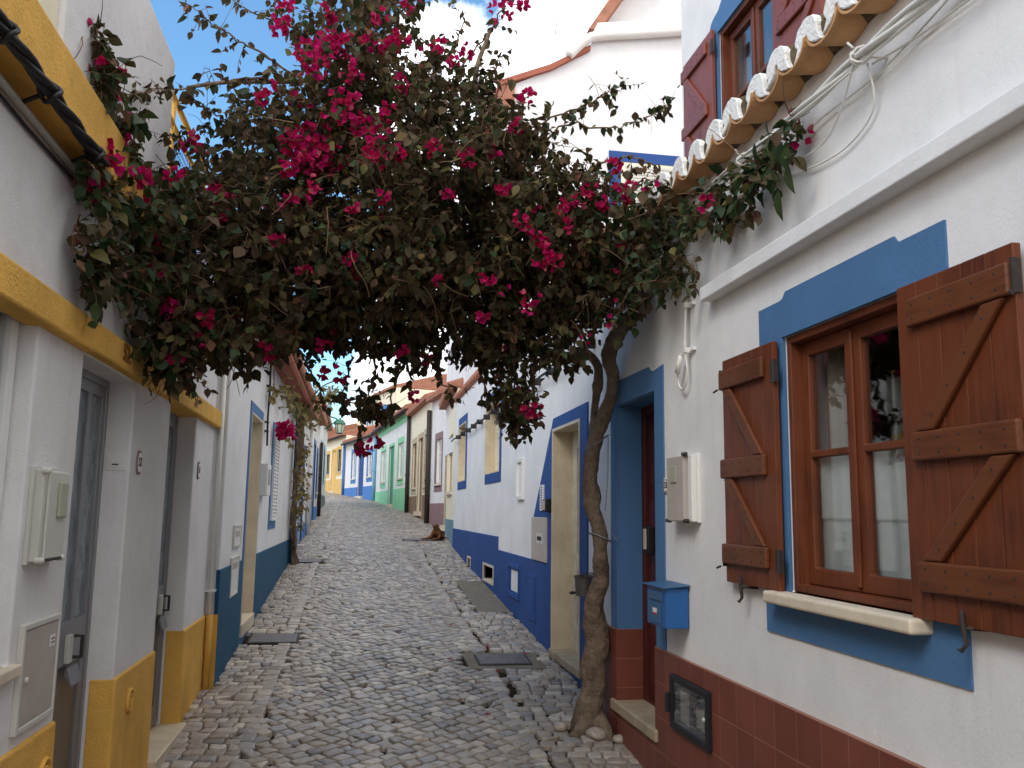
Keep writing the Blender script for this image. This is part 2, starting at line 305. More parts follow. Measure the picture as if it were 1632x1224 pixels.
def thing(name,loc,label,cat,group=None):
    e=bpy.data.objects.new(name,None); COL.objects.link(e); e.location=loc; e.empty_display_size=.1; ORG[e.name]=Vector(loc)
    return tag(e,label,cat,group)
def text_mesh(name,txt,size,f,u,z,d,m,parent,ext=.003,flip=1,font_sx=1.0):
    c=bpy.data.curves.new(name,'FONT'); c.body=txt; c.size=size; c.extrude=ext; c.align_x='CENTER'; c.align_y='CENTER'; c.offset=size*.02
    t=bpy.data.objects.new(name+'_src',c); COL.objects.link(t); dg=bpy.context.evaluated_depsgraph_get(); me=bpy.data.meshes.new_from_object(t.evaluated_get(dg))
    bpy.data.objects.remove(t)
    X=f.U*flip; P=f.p(u,z,d); o0=ORG[parent.name]
    for v in me.vertices: v.co=P+X*(v.co.x*font_sx)+Vector((0,0,1))*v.co.y+f.N*v.co.z-o0
    me.name=name; me.materials.clear(); me.materials.append(m)
    o=bpy.data.objects.new(name,me); COL.objects.link(o); o.parent=parent; ORG[o.name]=o0; return o
def shell(f,u0,u1,z0,z1,depth,parent,m=WHITE,name='rear_walls',d=-.25):
    b=MB(); v=[b.V(f.p(u,z,dd)) for u in (u0,u1) for z in (z0,z1) for dd in (d,-depth)]
    for q in ((0,1,3,2),(4,6,7,5),(0,4,5,1),(2,3,7,6),(1,5,7,3)): b.F([v[i] for i in q])
    return b.build(name,m,parent)
def curve(pts,n=10):
    out=[]; P=[Vector(p) for p in pts]
    for i in range(len(P)-1):
        p0,p1,p2,p3=P[max(i-1,0)],P[i],P[i+1],P[min(i+2,len(P)-1)]
        for k in range(n):
            t=k/n; out.append(.5*((2*p1)+(p2-p0)*t+(2*p0-5*p1+4*p2-p3)*t*t+(3*p1-p0-3*p2+p3)*t**3))
    return out+[P[-1]]
random.seed(7)
BLOBS= [(-1.05,3.77,3.0,0.16,0.35,0.13),(-1.05,3.62,2.72,0.07,0.2,0.09),(-1.0,4.3,3.19,0.24,0.5,0.17),(-1.01,4.2,2.88,0.15,0.3,0.15),(-0.89,4.4,2.79,0.17,0.3,0.14),(-0.84,4.5,2.59,0.14,0.22,0.09),(-0.83,4.8,3.41,0.3,0.6,0.17),(-0.83,4.7,3.1,0.36,0.7,0.26),(-0.66,4.8,2.79,0.37,0.6,0.25),(-0.61,5.2,3.46,0.41,0.9,0.34),(-0.52,5.2,3.86,0.34,0.8,0.3),(-0.37,5.2,3.09,0.45,0.9,0.37),(-0.36,5.3,2.85,0.28,0.4,0.11),(-0.13,5.2,4.46,0.31,0.6,0.33),(-0.33,5.0,4.02,0.26,0.5,0.23),(0.04,5.3,4.15,0.43,0.9,0.39),(-0.22,5.2,4.78,0.31,0.6,0.23),(0.09,5.3,4.92,0.19,0.4,0.2),(0.05,5.3,3.62,0.51,1.0,0.43),(0.07,5.4,3.17,0.51,1.0,0.43),(0.08,5.5,2.93,0.4,0.6,0.15),(0.43,5.4,4.36,0.24,0.5,0.2),(0.38,5.3,4.63,0.1,0.25,0.12),(0.53,5.4,3.9,0.44,0.9,0.4),(0.55,5.5,3.43,0.53,1.0,0.45),(0.61,5.6,3.06,0.45,0.8,0.3),(0.74,5.6,2.78,0.14,0.3,0.07),(0.96,5.3,3.96,0.29,0.6,0.25),(1.02,5.4,3.6,0.45,0.8,0.41),(1.09,5.5,3.25,0.42,0.7,0.32),(1.01,5.5,2.85,0.25,0.5,0.17),(0.97,5.5,2.52,0.09,0.2,0.1),(1.32,5.1,3.73,0.24,0.45,0.15),(1.36,5.1,3.45,0.35,0.55,0.31),(1.47,5.2,3.24,0.28,0.45,0.24),(1.24,5.4,2.86,0.2,0.4,0.2),(1.48,4.7,3.52,0.22,0.4,0.16),(1.6,4.6,3.31,0.25,0.3,0.21),(1.7,4.29,3.32,0.23,0.25,0.17),(1.7,3.81,3.24,0.15,0.15,0.11),(1.67,4.5,3.1,0.16,0.2,0.12),(1.7,3.41,3.22,0.05,0.08,0.07),(1.7,3.12,3.33,0.08,0.05,0.11),(0.33,5.6,2.74,0.16,0.3,0.06),(0.71,5.3,4.43,0.09,0.2,0.08),(0.79,5.3,4.22,0.15,0.35,0.13),(-1.05,3.48,3.51,0.09,0.12,0.12),(-1.05,3.35,3.51,0.07,0.1,0.07),(-1.05,3.57,3.51,0.09,0.12,0.08),(-1.05,3.39,3.4,0.06,0.1,0.07),(-1.03,3.75,3.31,0.05,0.1,0.11),(0.07,5.7,2.41,0.06,0.1,0.05),(-1.05,3.43,2.96,0.07,0.15,0.1),(-1.05,3.56,2.65,0.07,0.12,0.07),(-1.05,3.99,2.76,0.12,0.2,0.08),(-0.97,4.35,2.56,0.07,0.15,0.07),(-0.89,4.45,2.45,0.08,0.12,0.05),(-0.78,4.6,2.61,0.18,0.3,0.09),(-0.6,4.9,2.64,0.19,0.3,0.07),(1.27,5.2,3.11,0.23,0.4,0.23),(1.48,4.95,3.02,0.15,0.25,0.15),(1.0,5.5,2.36,0.06,0.12,0.06)]
FLOWERS= [(-0.31,4.7,3.76,0.155),(-0.23,4.7,3.68,0.12),(-0.4,4.6,3.69,0.101),(-0.09,4.48,3.83,0.086),(-0.14,4.4,3.88,0.059),(-0.23,4.7,4.32,0.098),(-0.34,4.7,4.28,0.056),(-0.48,4.6,4.44,0.068),(-0.5,4.6,4.35,0.041),(-0.25,4.6,4.47,0.041),(-0.17,4.6,4.32,0.062),(-0.02,4.7,4.36,0.042),(0.09,4.7,4.34,0.057),(-0.11,4.5,4.09,0.054),(0.15,4.7,4.15,0.05),(0.04,4.7,4.52,0.043),(0.2,4.7,4.63,0.05),(0.38,4.8,4.45,0.051),(0.46,4.8,4.37,0.037),(0.55,4.9,4.5,0.038),(0.76,4.9,4.81,0.084),(0.89,4.9,4.83,0.031),(-0.86,4.38,3.57,0.053),(-0.98,3.48,3.07,0.054),(-1.02,3.48,3.15,0.024),(-0.91,3.68,3.1,0.036),(-0.89,4.08,3.27,0.038),(-0.97,4.18,2.97,0.035),(-0.9,4.28,2.68,0.042),(-0.74,4.28,2.65,0.03),(-0.27,4.4,3.35,0.045),(-0.39,4.4,3.29,0.038),(-0.41,4.4,3.46,0.032),(-0.33,4.4,3.54,0.077),(0.01,4.4,3.64,0.059),(0.16,4.4,3.61,0.046),(0.04,4.4,3.56,0.065),(0.33,4.5,3.7,0.03),(0.98,4.6,3.16,0.069),(1.02,4.6,3.13,0.062),(0.85,4.6,3.36,0.062),(0.95,4.6,3.29,0.056),(0.91,4.7,2.92,0.053),(0.68,4.7,3.04,0.031),(0.65,4.7,2.84,0.028),(-0.31,4.48,2.97,0.038),(-0.1,4.5,3.06,0.039),(0.08,4.4,3.37,0.032),(1.38,4.6,3.71,0.036),(1.36,4.5,3.5,0.056),(1.43,4.5,3.55,0.035),(1.07,4.6,3.45,0.035),(1.18,4.6,3.5,0.035),(1.3,4.6,3.47,0.028),(0.9,4.8,4.2,0.044),(0.83,4.8,4.0,0.037),(1.23,4.6,3.57,0.035),(0.1,4.7,4.36,0.036),(-0.0,4.5,3.79,0.08),(0.06,4.5,3.87,0.047),(-0.25,4.6,4.17,0.082),(-0.39,4.6,4.16,0.048),(0.15,4.7,4.42,0.05),(-0.55,4.4,3.83,0.032),(-0.53,4.5,3.95,0.026),(-0.77,4.48,3.34,0.032),(-0.7,4.48,3.31,0.026),(0.03,5.3,2.12,0.052),(0.1,5.3,2.16,0.034),(-0.11,5.2,2.54,0.037),(0.23,5.1,2.68,0.033),(1.04,5.1,2.36,0.045),(0.97,5.1,2.36,0.037),(-0.19,5.0,2.54,0.042),(0.32,5.3,2.45,0.023),(-0.48,4.6,2.56,0.032),(-0.2,4.9,2.66,0.035),(1.75,3.98,3.44,0.019),(0.55,4.6,3.7,0.056),(0.7,4.7,3.79,0.036),(0.74,4.7,3.57,0.036),(0.44,4.7,3.51,0.028),(-0.08,4.5,3.33,0.026),(-0.45,4.4,3.1,0.025),(-0.74,4.48,3.21,0.025),(-1.05,3.39,2.97,0.028),(-1.05,3.58,3.01,0.025),(-0.41,4.6,3.96,0.034),(-0.07,4.7,3.01,0.027),(0.99,4.55,3.18,0.041),(1.1,4.6,3.35,0.028),(0.4,4.7,3.01,0.021)]
SPRAYS=[
[(-0.13,5.2,4.46),(-0.47,5.1,4.62),(-0.72,5.0,4.65),(-0.96,4.9,4.76)],
[(-0.41,5.0,4.25),(-0.66,4.9,4.36),(-0.82,4.8,4.39),(-1.01,4.7,4.49)],
[(-0.45,5.0,4.17),(-0.57,4.8,4.15),(-0.74,4.6,4.01),(-0.92,4.4,3.86),(-1.02,4.1,3.68),(-1.05,3.73,3.48)],
[(-0.52,4.9,3.73),(-0.74,4.7,3.81),(-0.85,4.6,3.84),(-0.95,4.6,3.92)],
[(-1.05,3.73,3.48),(-1.05,3.49,3.47),(-1.05,3.35,3.53),(-1.05,3.37,3.6)],
[(-1.05,3.84,3.11),(-1.05,3.75,3.24),(-1.05,3.75,3.38)],
[(0.9,5.2,4.06),(1.08,5.1,4.2),(1.3,5.0,4.26),(1.43,4.9,4.31),(1.53,4.85,4.37)],
[(0.92,5.1,3.9),(1.18,5.0,4.12),(1.47,4.9,4.09),(1.67,4.8,4.14),(1.78,4.75,4.23)],
[(0.43,5.3,4.27),(0.57,5.2,4.58),(0.73,5.2,4.81),(0.83,5.1,4.98),(0.93,5.1,5.08)],
[(0.38,5.3,4.52),(0.53,5.2,4.74),(0.56,5.2,4.92)],
[(0.61,5.2,4.37),(0.77,5.2,4.56),(0.81,5.2,4.67)],
[(0.09,5.6,2.73),(0.06,5.6,2.52),(0.01,5.6,2.32),(0.01,5.6,2.12)],
[(-0.06,5.5,2.7),(-0.11,5.5,2.42),(-0.05,5.5,2.35)],
[(0.25,5.6,2.65),(0.18,5.6,2.41),(0.15,5.6,2.37)],
[(0.97,5.5,2.79),(1.0,5.5,2.46),(1.08,5.5,2.26)],
[(0.85,5.5,2.7),(0.93,5.5,2.42),(0.95,5.5,2.26)],
[(1.07,5.4,2.78),(1.08,5.4,2.53),(1.1,5.4,2.37)],
[(-0.91,4.5,2.59),(-0.92,4.5,2.43),(-0.9,4.5,2.36)],
[(-0.79,4.5,2.59),(-0.84,4.5,2.43),(-0.84,4.5,2.39)],
[(-1.05,4.11,2.56),(-1.04,4.3,2.62),(-0.98,4.4,2.6)],
[(-1.0,4.4,2.5),(-0.95,4.4,2.63)],
[(-0.61,5.0,2.63),(-0.62,5.0,2.49)],
[(-0.36,5.3,2.69),(-0.28,5.3,2.54),(-0.2,5.4,2.37)],
[(-1.05,3.44,2.64),(-1.05,3.5,2.58),(-1.05,3.61,2.6)],
[(-1.05,3.57,2.75),(-1.05,3.37,2.74),(-1.05,3.38,2.84)],
[(1.52,4.7,3.48),(1.7,4.28,3.39),(1.7,3.73,3.23),(1.7,3.47,3.22),(1.7,3.38,3.27)],
[(1.7,4.48,3.2),(1.7,4.21,3.02),(1.7,4.26,2.93)],
[(1.7,3.81,3.19),(1.7,3.61,3.09),(1.7,3.54,3.13)],
[(1.7,3.29,3.23),(1.7,3.13,3.27),(1.78,3.25,3.53),(1.73,3.2,3.56)],
[(1.35,4.9,3.85),(1.52,4.8,3.87),(1.64,4.6,3.74)],
[(1.39,4.9,3.7),(1.56,4.7,3.68),(1.68,4.5,3.65)],
[(0.16,5.2,4.87),(0.32,5.2,5.06)],
[(-0.5,5.0,4.52),(-0.58,5.0,4.71),(-0.6,5.0,4.82)],
[(-0.82,4.7,3.55),(-0.92,4.5,3.6),(-0.99,4.4,3.6)],
[(-0.87,4.6,3.54),(-0.93,4.4,3.66)],
[(-0.72,4.8,3.75),(-0.83,4.7,3.77),(-0.88,4.6,3.75)],
[(-0.29,5.6,2.43),(-0.05,5.6,2.44),(0.1,5.6,2.4)],
[(0.5,5.6,2.62),(0.58,5.6,2.46)],
[(0.78,5.6,2.63),(0.83,5.6,2.43)],
]
LIMBS={
'main':[(1.6,6.05,0.3,0.13),(1.6,6.0,0.44,0.105),(1.63,6.0,0.57,0.085),(1.63,6.0,0.75,0.09),(1.66,5.98,0.89,0.09),(1.64,5.98,1.0,0.09),(1.62,5.95,1.13,0.07),(1.64,5.92,1.23,0.066),(1.66,5.9,1.34,0.058),(1.64,5.85,1.5,0.056),(1.63,5.85,1.66,0.052),(1.6,5.87,1.75,0.06),(1.59,5.88,1.81,0.064),(1.6,5.9,1.87,0.068),(1.58,5.9,1.95,0.054),(1.58,5.9,2.02,0.052),(1.59,5.9,2.15,0.06),(1.62,5.9,2.27,0.058),(1.67,5.88,2.41,0.05),(1.7,5.82,2.55,0.046),(1.7,5.74,2.69,0.05),(1.66,5.7,2.83,0.058),(1.65,5.45,2.94,0.058),(1.66,5.2,2.99,0.053),(1.67,4.95,3.0,0.055)],
'second':[(1.61,5.92,2.27,0.045),(1.63,5.97,2.43,0.036),(1.64,5.97,2.57,0.034),(1.64,5.9,2.69,0.036),(1.62,5.85,2.78,0.036),(1.51,5.8,2.86,0.036),(1.37,5.7,2.8,0.032)],
'limb1':[(1.66,4.98,3.0,0.05),(1.55,5.1,3.3,0.045),(1.27,5.4,3.66,0.04),(1.0,5.2,3.78,0.035),(0.82,5.2,3.81,0.03),(0.42,5.2,4.06,0.025),(0.02,5.2,4.44,0.018),(-0.15,5.2,4.92,0.01)],
'limb2':[(1.37,5.7,2.8,0.035),(0.92,5.7,2.91,0.032),(0.27,5.4,3.06,0.028),(-0.08,5.0,3.07,0.022),(-0.43,4.8,2.84,0.015)],
'limb3':[(1.55,5.1,3.3,0.04),(1.7,4.68,3.34,0.03),(1.7,3.88,3.23,0.02),(1.7,3.53,3.2,0.012)],
'limb4':[(0.42,5.2,4.06,0.025),(-0.11,5.1,3.81,0.022),(-0.54,4.8,3.58,0.018),(-0.88,4.4,3.27,0.014),(-1.05,3.76,3.03,0.01)],
'limb5':[(0.27,5.4,3.06,0.028),(-0.3,5.1,3.26,0.022),(-0.68,4.8,3.21,0.018),(-0.93,4.5,2.87,0.014),(-0.97,4.5,2.52,0.01)],
'limb6':[(1.0,5.2,3.78,0.03),(0.65,5.2,4.37,0.02),(0.73,5.2,4.81,0.01)],
'limb7':[(0.02,5.2,4.44,0.018),(-0.41,5.0,4.25,0.014),(-0.74,4.6,4.01,0.012),(-0.92,4.4,3.86,0.009)],
}
# ------------------------------------------------------------ ground
def ground_sheet():
    b=MB(); ys=[-60,-8,-4,0,3,5.4,7,10,14.3,16.3,20,25,32,40,48,60,95,400]; xs=[-60,-8,-1.3,2.2,8,60]
    v=[[b.V((x,y,g(y)-.035)) for x in xs] for y in ys]
    for i in range(len(ys)-1):
        for j in range(len(xs)-1): b.F([v[i][j],v[i][j+1],v[i+1][j+1],v[i+1][j]])
    return b.build('ground',DIRT,kind='structure')
ground_sheet()
RE=[(-9,1.76),(3,1.76),(5.2,1.78),(6.2,1.80),(7,1.8),(16.6,1.81),(20.3,1.98),(21.2,2.0),(22.3,1.8),(26.7,1.55),(35.3,.72),(41.2,-.56),(46,-1.6),(50,-2.6)]
LE=[(-9,-1.09),(7.2,-1.09),(7.3,-1.01),(24,-1.01),(32,-1.12),(32.2,-2.4),(50,-6)]
COVERS=[(1.09,1.56,7.72,8.1),(-.95,-.49,8.68,9.1),(-.9,-.5,14.5,14.9),(.95,1.75,17.75,18.2)]
PATCH=[(1.0,1.66,7.6,8.2),(1.42,1.8,10.2,12.6)]
def in_rects(x,y,rs,e=0): return any(a-e<x<b_+e and c-e<y<d+e for a,b_,c,d in rs)
def cobbles():
    vs=[];fs=[]
    rnd=random.Random(3)
    def stone(q):
        n4=len(q); cx=sum(p[0] for p in q)/n4; cy=sum(p[1] for p in q)/n4
        gap=.0035+rnd.random()*.004; h=rnd.uniform(-.003,.003); tx,ty=rnd.uniform(-.04,.04),rnd.uniform(-.04,.04)
        P=[]
        for i in range(n4):
            p=q[i]; a=q[i-1]; c=q[(i+1)%n4]
            for o in (a,c):
                fr=rnd.uniform(.07,.2); P.append((p[0]+(o[0]-p[0])*fr,p[1]+(o[1]-p[1])*fr))
            m=((p[0]+c[0])/2+rnd.uniform(-.005,.005),(p[1]+c[1])/2+rnd.uniform(-.005,.005)); P.append(m)
        base=len(vs); k=len(P)
        def ring(ins,z,low=False):
            for (x,y) in P:
                dx,dy=cx-x,cy-y; L=math.hypot(dx,dy)+1e-6; s=min(ins/L,.9)
                X,Y=x+dx*s,y+dy*s; vs.append((X,Y,g(Y)+z+(0 if low else h+(X-cx)*tx+(Y-cy)*ty+.004*noise.noise((X*30,Y*30,1)))))
        ring(gap*.4,-.03,True); ring(gap,-.006); ring(gap+.003,.0); ring(gap+.008,.0018); ring(gap+.024,.0026)
        vs.append((cx,cy,g(cy)+h+.0028+rnd.uniform(-.001,.001)))
        for r in range(4):
            for i in range(k): fs.append((base+r*k+i,base+r*k+(i+1)%k,base+(r+1)*k+(i+1)%k,base+(r+1)*k+i))
        for i in range(k): fs.append((base+4*k+i,base+4*k+(i+1)%k,base+5*k))
    def ok(cx,cy):
        if cy>47.5 or cy<1.2: return False
        if not(interp(LE,cy)-.02<cx<interp(RE,cy)+.03): return False
        if in_rects(cx,cy,COVERS,.03) or in_rects(cx,cy,PATCH,.02): return False
        if math.hypot((cx-1.60),(cy-6.0))<.17: return False
        return True
    def zone(ang,sx,wmin,wmax,test,seed,jit):
        """rows of uneven stones laid edge to edge"""
        r2=random.Random(seed); ca,sa=math.cos(ang),math.sin(ang)
        def W(a,b):
            x,y=a*ca-b*sa,a*sa+b*ca
            return (x+.03*noise.noise((x*1.3,y*1.3,5))+.012*noise.noise((x*6,y*6,5)),y+.03*noise.noise((x*1.3+9,y*1.3,5))+.012*noise.noise((x*6+4,y*6,5)))
        n1=int(52/sx)
        for i in range(-n1,n1):
            b=-52+r2.random()*.1; jl=(r2.uniform(-jit,jit),r2.uniform(-jit,jit)); bl=b
            while b<52:
                w_=r2.uniform(wmin,wmax); bn=b+w_; jr=(r2.uniform(-jit,jit),r2.uniform(-jit,jit))
                a=(i+.5)*sx; x,y=a*ca-(b+w_/2)*sa,a*sa+(b+w_/2)*ca
                if 1<y<48 and -6<x<2.3 and test(x,y) and ok(x,y):
                    e=[r2.uniform(-.007,.007) for _ in range(4)]
                    q=[W(i*sx+e[0],b+jl[0]),W((i+1)*sx+e[1],b+jl[1]),W((i+1)*sx+e[2],bn+jr[1]),W(i*sx+e[3],bn+jr[0])]
                    if r2.random()<.05: del q[r2.randrange(4)]
                    stone(q)
                b=bn; jl=jr
    mid_l=lambda y:-.58; mid_r=lambda y:1.2 if y<20 else interp(RE,y)-.6
    zone(R(-52),.098,.08,.125,lambda x,y: mid_l(y)+.022<x<mid_r(y)-.022,11,.019)
    zone(0,.11,.11,.18,lambda x,y: mid_l(y)-.055<=x<=mid_l(y)+.055 or mid_r(y)-.055<=x<=mid_r(y)+.055,12,.01)
    zone(R(84),.1,.085,.14,lambda x,y: x<mid_l(y)-.025 or x>mid_r(y)+.025,13,.014)
    me=bpy.data.meshes.new('cobbled_street'); me.from_pydata(vs,[],fs); me.materials.append(STONE)
    for p in me.polygons: p.use_smooth=True
    o=bpy.data.objects.new('cobbled_street',me); COL.objects.link(o); tag(o,kind='structure')
cobbles()
def ramp_box(b,x0,x1,y0,y1,t,th=.03):
    v=[b.V((x,y,g(y)+z)) for x in (x0,x1) for y in (y0,y1) for z in (t-th,t)]
    for q in ((0,1,3,2),(4,6,7,5),(0,4,5,1),(2,3,7,6),(0,2,6,4),(1,5,7,3)): b.F([v[i] for i in q])
b=MB(); ramp_box(b,*PATCH[0],-.004)
ramp_box(b,*PATCH[1],-.002); b.build('cement_paving_patch',CEMENT,kind='structure')
for (x0,x1,y0,y1),lab in zip(COVERS,['rectangular iron drain cover in cement near the twisted trunk','rectangular iron cover nearest the dark teal dado on the left','rectangular iron cover in the cobbles by the dry climbing vine','long narrow cover plate lying just in front of the dog']):
    t=thing('manhole_cover',((x0+x1)/2,(y0+y1)/2,g((y0+y1)/2)),lab,'manhole cover')
    b=MB(); ramp_box(b,x0,x1,y0,y1,.004); b.build('frame',IRON,t)
    b=MB(); ramp_box(b,x0+.02,x1-.02,y0+.02,y1-.02,.008)
    nx=14
    for i in range(nx):
        xx=x0+.035+(x1-x0-.07)*i/(nx-1); ramp_box(b,xx-.004,xx+.004,y0+.035,y1-.035,.0105,.004)
    b.build('plate',STEELC,t)

# ------------------------------------------------------------ generic pieces
def sash_window(f,u0,u1,z0,z1,d,parent,fm,name='window',fw_=.05,mull=1,bars=(),pane=GLASS,depth=.04):
    """a framed window: frame mesh with panes as its child"""
    b=MB(); b.ring(f,u0,u1,z0,z1,fw_,d-depth,d)
    for k in range(1,mull+1):
        c=u0+(u1-u0)*k/(mull+1); b.box(f,c-fw_*.5,c+fw_*.5,z0+fw_*.9,z1-fw_*.9,d-depth*.9,d-.003)
    for zb in bars: b.box(f,u0+fw_*.9,u1-fw_*.9,zb-.014,zb+.014,d-depth*.8,d-.006)
    w_=b.build(name,fm,parent,bevel=.003)
    b=MB(); b.box(f,u0+fw_*.8,u1-fw_*.8,z0+fw_*.8,z1-fw_*.8,d-depth*.55,d-depth*.45); b.build('pane',pane,w_)
    return w_
def louvre_shutter(f,u0,u1,z0,z1,d,parent,m_,name='louvred_shutter',n=24):
    b=MB(); b.ring(f,u0,u1,z0,z1,.045,d,d+.035)
    if u1-u0>.6: c=(u0+u1)/2; b.box(f,c-.03,c+.03,z0+.03,z1-.03,d,d+.033)
    for k in range(n):
        z=z0+.05+(z1-z0-.1)*(k+.5)/n; h=(z1-z0-.1)/n
        b.prism(Fr(f.p(u0+.04,0,0),f.N,f.U),[(d+.004,z+h*.45),(d+.01,z+h*.5),(d+.032,z-h*.3),(d+.026,z-h*.38)],0,u1-u0-.08)
    return b.build(name,m_,parent)
def ledbox(f,u0,u1,z0,z1,d0,d1,m_,name,parent,bevel=.004,**k): return MB().box(f,u0,u1,z0,z1,d0,d1).build(name,m_,parent,bevel=bevel,**k)
def bolt(f,u,z,d,r,h,m_,name,parent): return MB().lathe(f.p(u,z,d),[(r,0),(r,h*.6),(r*.6,h)],12,f.N).build(name,m_,parent,smooth=False)

# ------------------------------------------------------------ LEFT: yellow and white house (52, 51)
L1=thing('yellow_trimmed_house',(-1.1,3,0),'white house with ochre yellow bands and base, grey metal doors 52 and 51','house')
holes1=[(2.1,3.21,1.24,2.47),(3.73,4.58,.12,2.37),(5.43,6.30,.3,2.38)]
MB().slab(FL,-9,7.22,-.7,3.05,-.3,0,holes1,us=[-1,.5,1.5,6.8],zs=[.5,2.0,2.7]).build('wall',WHITE_ROUGH,L1,bevel=.012,seg=3)
shell(FL,-9,7.22,-.7,3.0,4,L1)
d52=(3.733,4.577,.12,2.37); d51=(5.433,6.297,.3,2.38)
bb=MB(); bb.slab(FL,-9,7.228,-.7,.955,-.11,.013,[d52,d51]); bb.build('dado',YELLOW,L1,bevel=.012,seg=3)
# band over the doors, with a deeper soffit piece above each door
bb=MB(); bb.slab(FL,-9,3.70,2.374,2.50,-.05,.045); bb.slab(FL,3.70,7.235,2.376,2.502,-.12,.045); bb.build('door_band',YELLOW,L1,bevel=.01)
bb=MB(); bb.box(FL,-9,7.25,3.05,3.27,-.3,.1); bb.build('cornice',YELLOW,L1,bevel=.012,seg=3)
def alu_door(u0,u1,z0,z1,d,lock_u,lab):
    b=MB(); b.ring(FL,u0,u1,z0,z1,.035,d-.05,d)
    dr=b.build('door',ALU,L1,bevel=.003,label=lab)
    mu=u1-.24
    b=MB(); b.slab(FL,u0+.035,u1-.035,z0+.02,z1-.035,d-.04,d-.008,[(u0+.10,mu-.05,1.26,z1-.09),(mu,u1-.075,1.26,z1-.09),(u0+.10,u1-.09,z0+.12,1.07)]); b.build('leaf',ALU,dr,bevel=.003)
    b=MB(); b.box(FL,u0+.09,mu-.04,1.25,z1-.08,d-.028,d-.022); b.box(FL,mu-.01,u1-.065,1.25,z1-.08,d-.028,d-.022); b.build('glass',FROST,dr)
    b=MB(); b.box(FL,u0+.09,u1-.08,z0+.11,1.08,d-.03,d-.02); b.build('lower_panel',ALUD,dr)
    lk=MB().box(FL,lock_u-.03,lock_u+.03,1.08,1.2,d-.008,d+.012).build('lock',PLAST,dr,bevel=.003)
    MB().tube([FL.p(lock_u+.04,1.19,d),FL.p(lock_u+.04,1.19,d+.045),FL.p(lock_u+.04,1.1,d+.045),FL.p(lock_u+.04,1.1,d)],.009,8).build('handle',IRON,dr)
    fl=MB().prism(Fr(FL.p(lock_u-.02,0,0),FL.N,FL.U),[(d,1.055),(d+.008,1.06),(d+.03,.985),(d+.026,.98),(d,1.03)],0,.15).build('letter_flap',ALU,dr)
alu_door(3.73,4.58,.2,2.37,-.12,4.26,'grey aluminium door 52 with two tall patterned panes')
alu_door(5.43,6.30,.38,2.38,-.12,6.12,'grey aluminium door 51 further up the street')
MB().box(FL,5.40,6.33,.22,.362,-.3,.06).build('door_sill',MARBLE,L1,bevel=.008)
MB().box(FL,3.70,4.61,.02,.2,-.3,.05).build('door_sill',MARBLE,L1,bevel=.008)
text_mesh('house_number','52.',.11,FL,4.19,2.447,.046,GOLD,L1,.004)
text_mesh('house_number','51',.11,FL,5.98,2.447,.046,GOLD,L1,.004)
# near window
sash_window(FL,2.13,3.2,1.25,2.46,-.06,L1,WHITE_SHINY,fw_=.06,mull=1)
louvre_shutter(FL,2.19,3.13,1.3,2.4,-.16,L1,WPLAST,'roller_blind',40)
MB().box(FL,2.05,3.26,1.2,1.24,-.2,.03).build('window_sill',SILL,L1,bevel=.006)
# round relief medallions on the dado
for (u,z) in ((4.86,.80),(3.62,.79)):
    b=MB()
    for r0,r1,h in ((.062,.045,.014),(.034,.02,.012)):
        b.lathe(FL.p(u,z,.013),[(r0,0),(r0-.003,h),(r1+.003,h),(r1,0)],28,FL.N)
    b.lathe(FL.p(u,z,.013),[(.012,0),(.010,.01),(.001,.014)],14,FL.N)
    b.build('round_relief',YELLOW,L1,smooth=True)
# drainpipe
dp=thing('drainpipe',FL.p(7.13,.43,.04),'thin white drainpipe ending in a yellow painted foot','drainpipe')
MB().tube([FL.p(7.13,.96,.04),FL.p(7.13,3.05,.04)],.02,12).build('pipe',WPLAST,dp,smooth=True)
MB().tube([FL.p(7.13,.42,.04),FL.p(7.13,.96,.04)],.026,12).build('painted_foot',YELLOW,dp,smooth=True)
MB().box(FL,7.10,7.21,1.13,1.145,0,.07).build('bracket',WPLAST,dp)
# terrace on top
MB().slab(Fr((-1.06,0,0),(0,1,0),(1,0,0)),3.06,4.74,3.27,4.16,-.18,0,us=[3.5,4.2]).build('parapet',WHITE_ROUGH,L1,bevel=.015,seg=3)
MB().wbox(-1.22,-1.08,2.86,3.06,3.27,4.6).build('terrace_pier',CREAM,L1,bevel=.01)
tr=thing('terrace_railing',(-1.12,2.2,3.27),'ochre framed railing with wavy wire mesh on the near left terrace','railing')
b=MB(); ft=Fr((-1.12,0,0),(0,1,0),(1,0,0)); b.ring(ft,1.2,2.86,3.32,4.3,.045,-.02,.02); b.build('rail_frame',YELLOW,tr,bevel=.004)
b=MB()
for i in range(34):
    u=1.25+i*.048; b.tube([ft.p(u+.007*math.sin(k*1.1),3.35+k*.032,.004*math.cos(k*1.1)) for k in range(29)],.0022,4,False)
for i in range(13): b.tube([ft.p(1.22+k*.1,3.4+i*.07,.004*(-1)**k) for k in range(17)],.0022,4,False)
b.build('wire_mesh',PLAST,tr)
tr=thing('terrace_railing',(-1.1,5.6,3.27),'ochre two bar handrail with blue wire mesh past the white parapet','railing')
b=MB(); fe=Fr((-1.1,0,0),(0,1,0),(1,0,0))
b.tube([fe.p(4.76,4.05),fe.p(7.2,4.05)],.018,10); b.tube([fe.p(4.76,3.90),fe.p(7.2,3.90)],.016,10)
for u in (4.95,6.0,7.18): b.tube([fe.p(u,3.27),fe.p(u,4.05)],.014,8)
b.build('handrail',YELLOW,tr,smooth=True)
b=MB()
for i in range(60): b.tube([fe.p(4.78+i*.04,3.3,0),fe.p(4.78+i*.04,3.88,0)],.0025,4,False)
for i in range(15): b.tube([fe.p(4.78,3.3+i*.04,.003),fe.p(7.18,3.3+i*.04,.003)],.0025,4,False)
b.build('wire_mesh',SKYBLUE,tr)
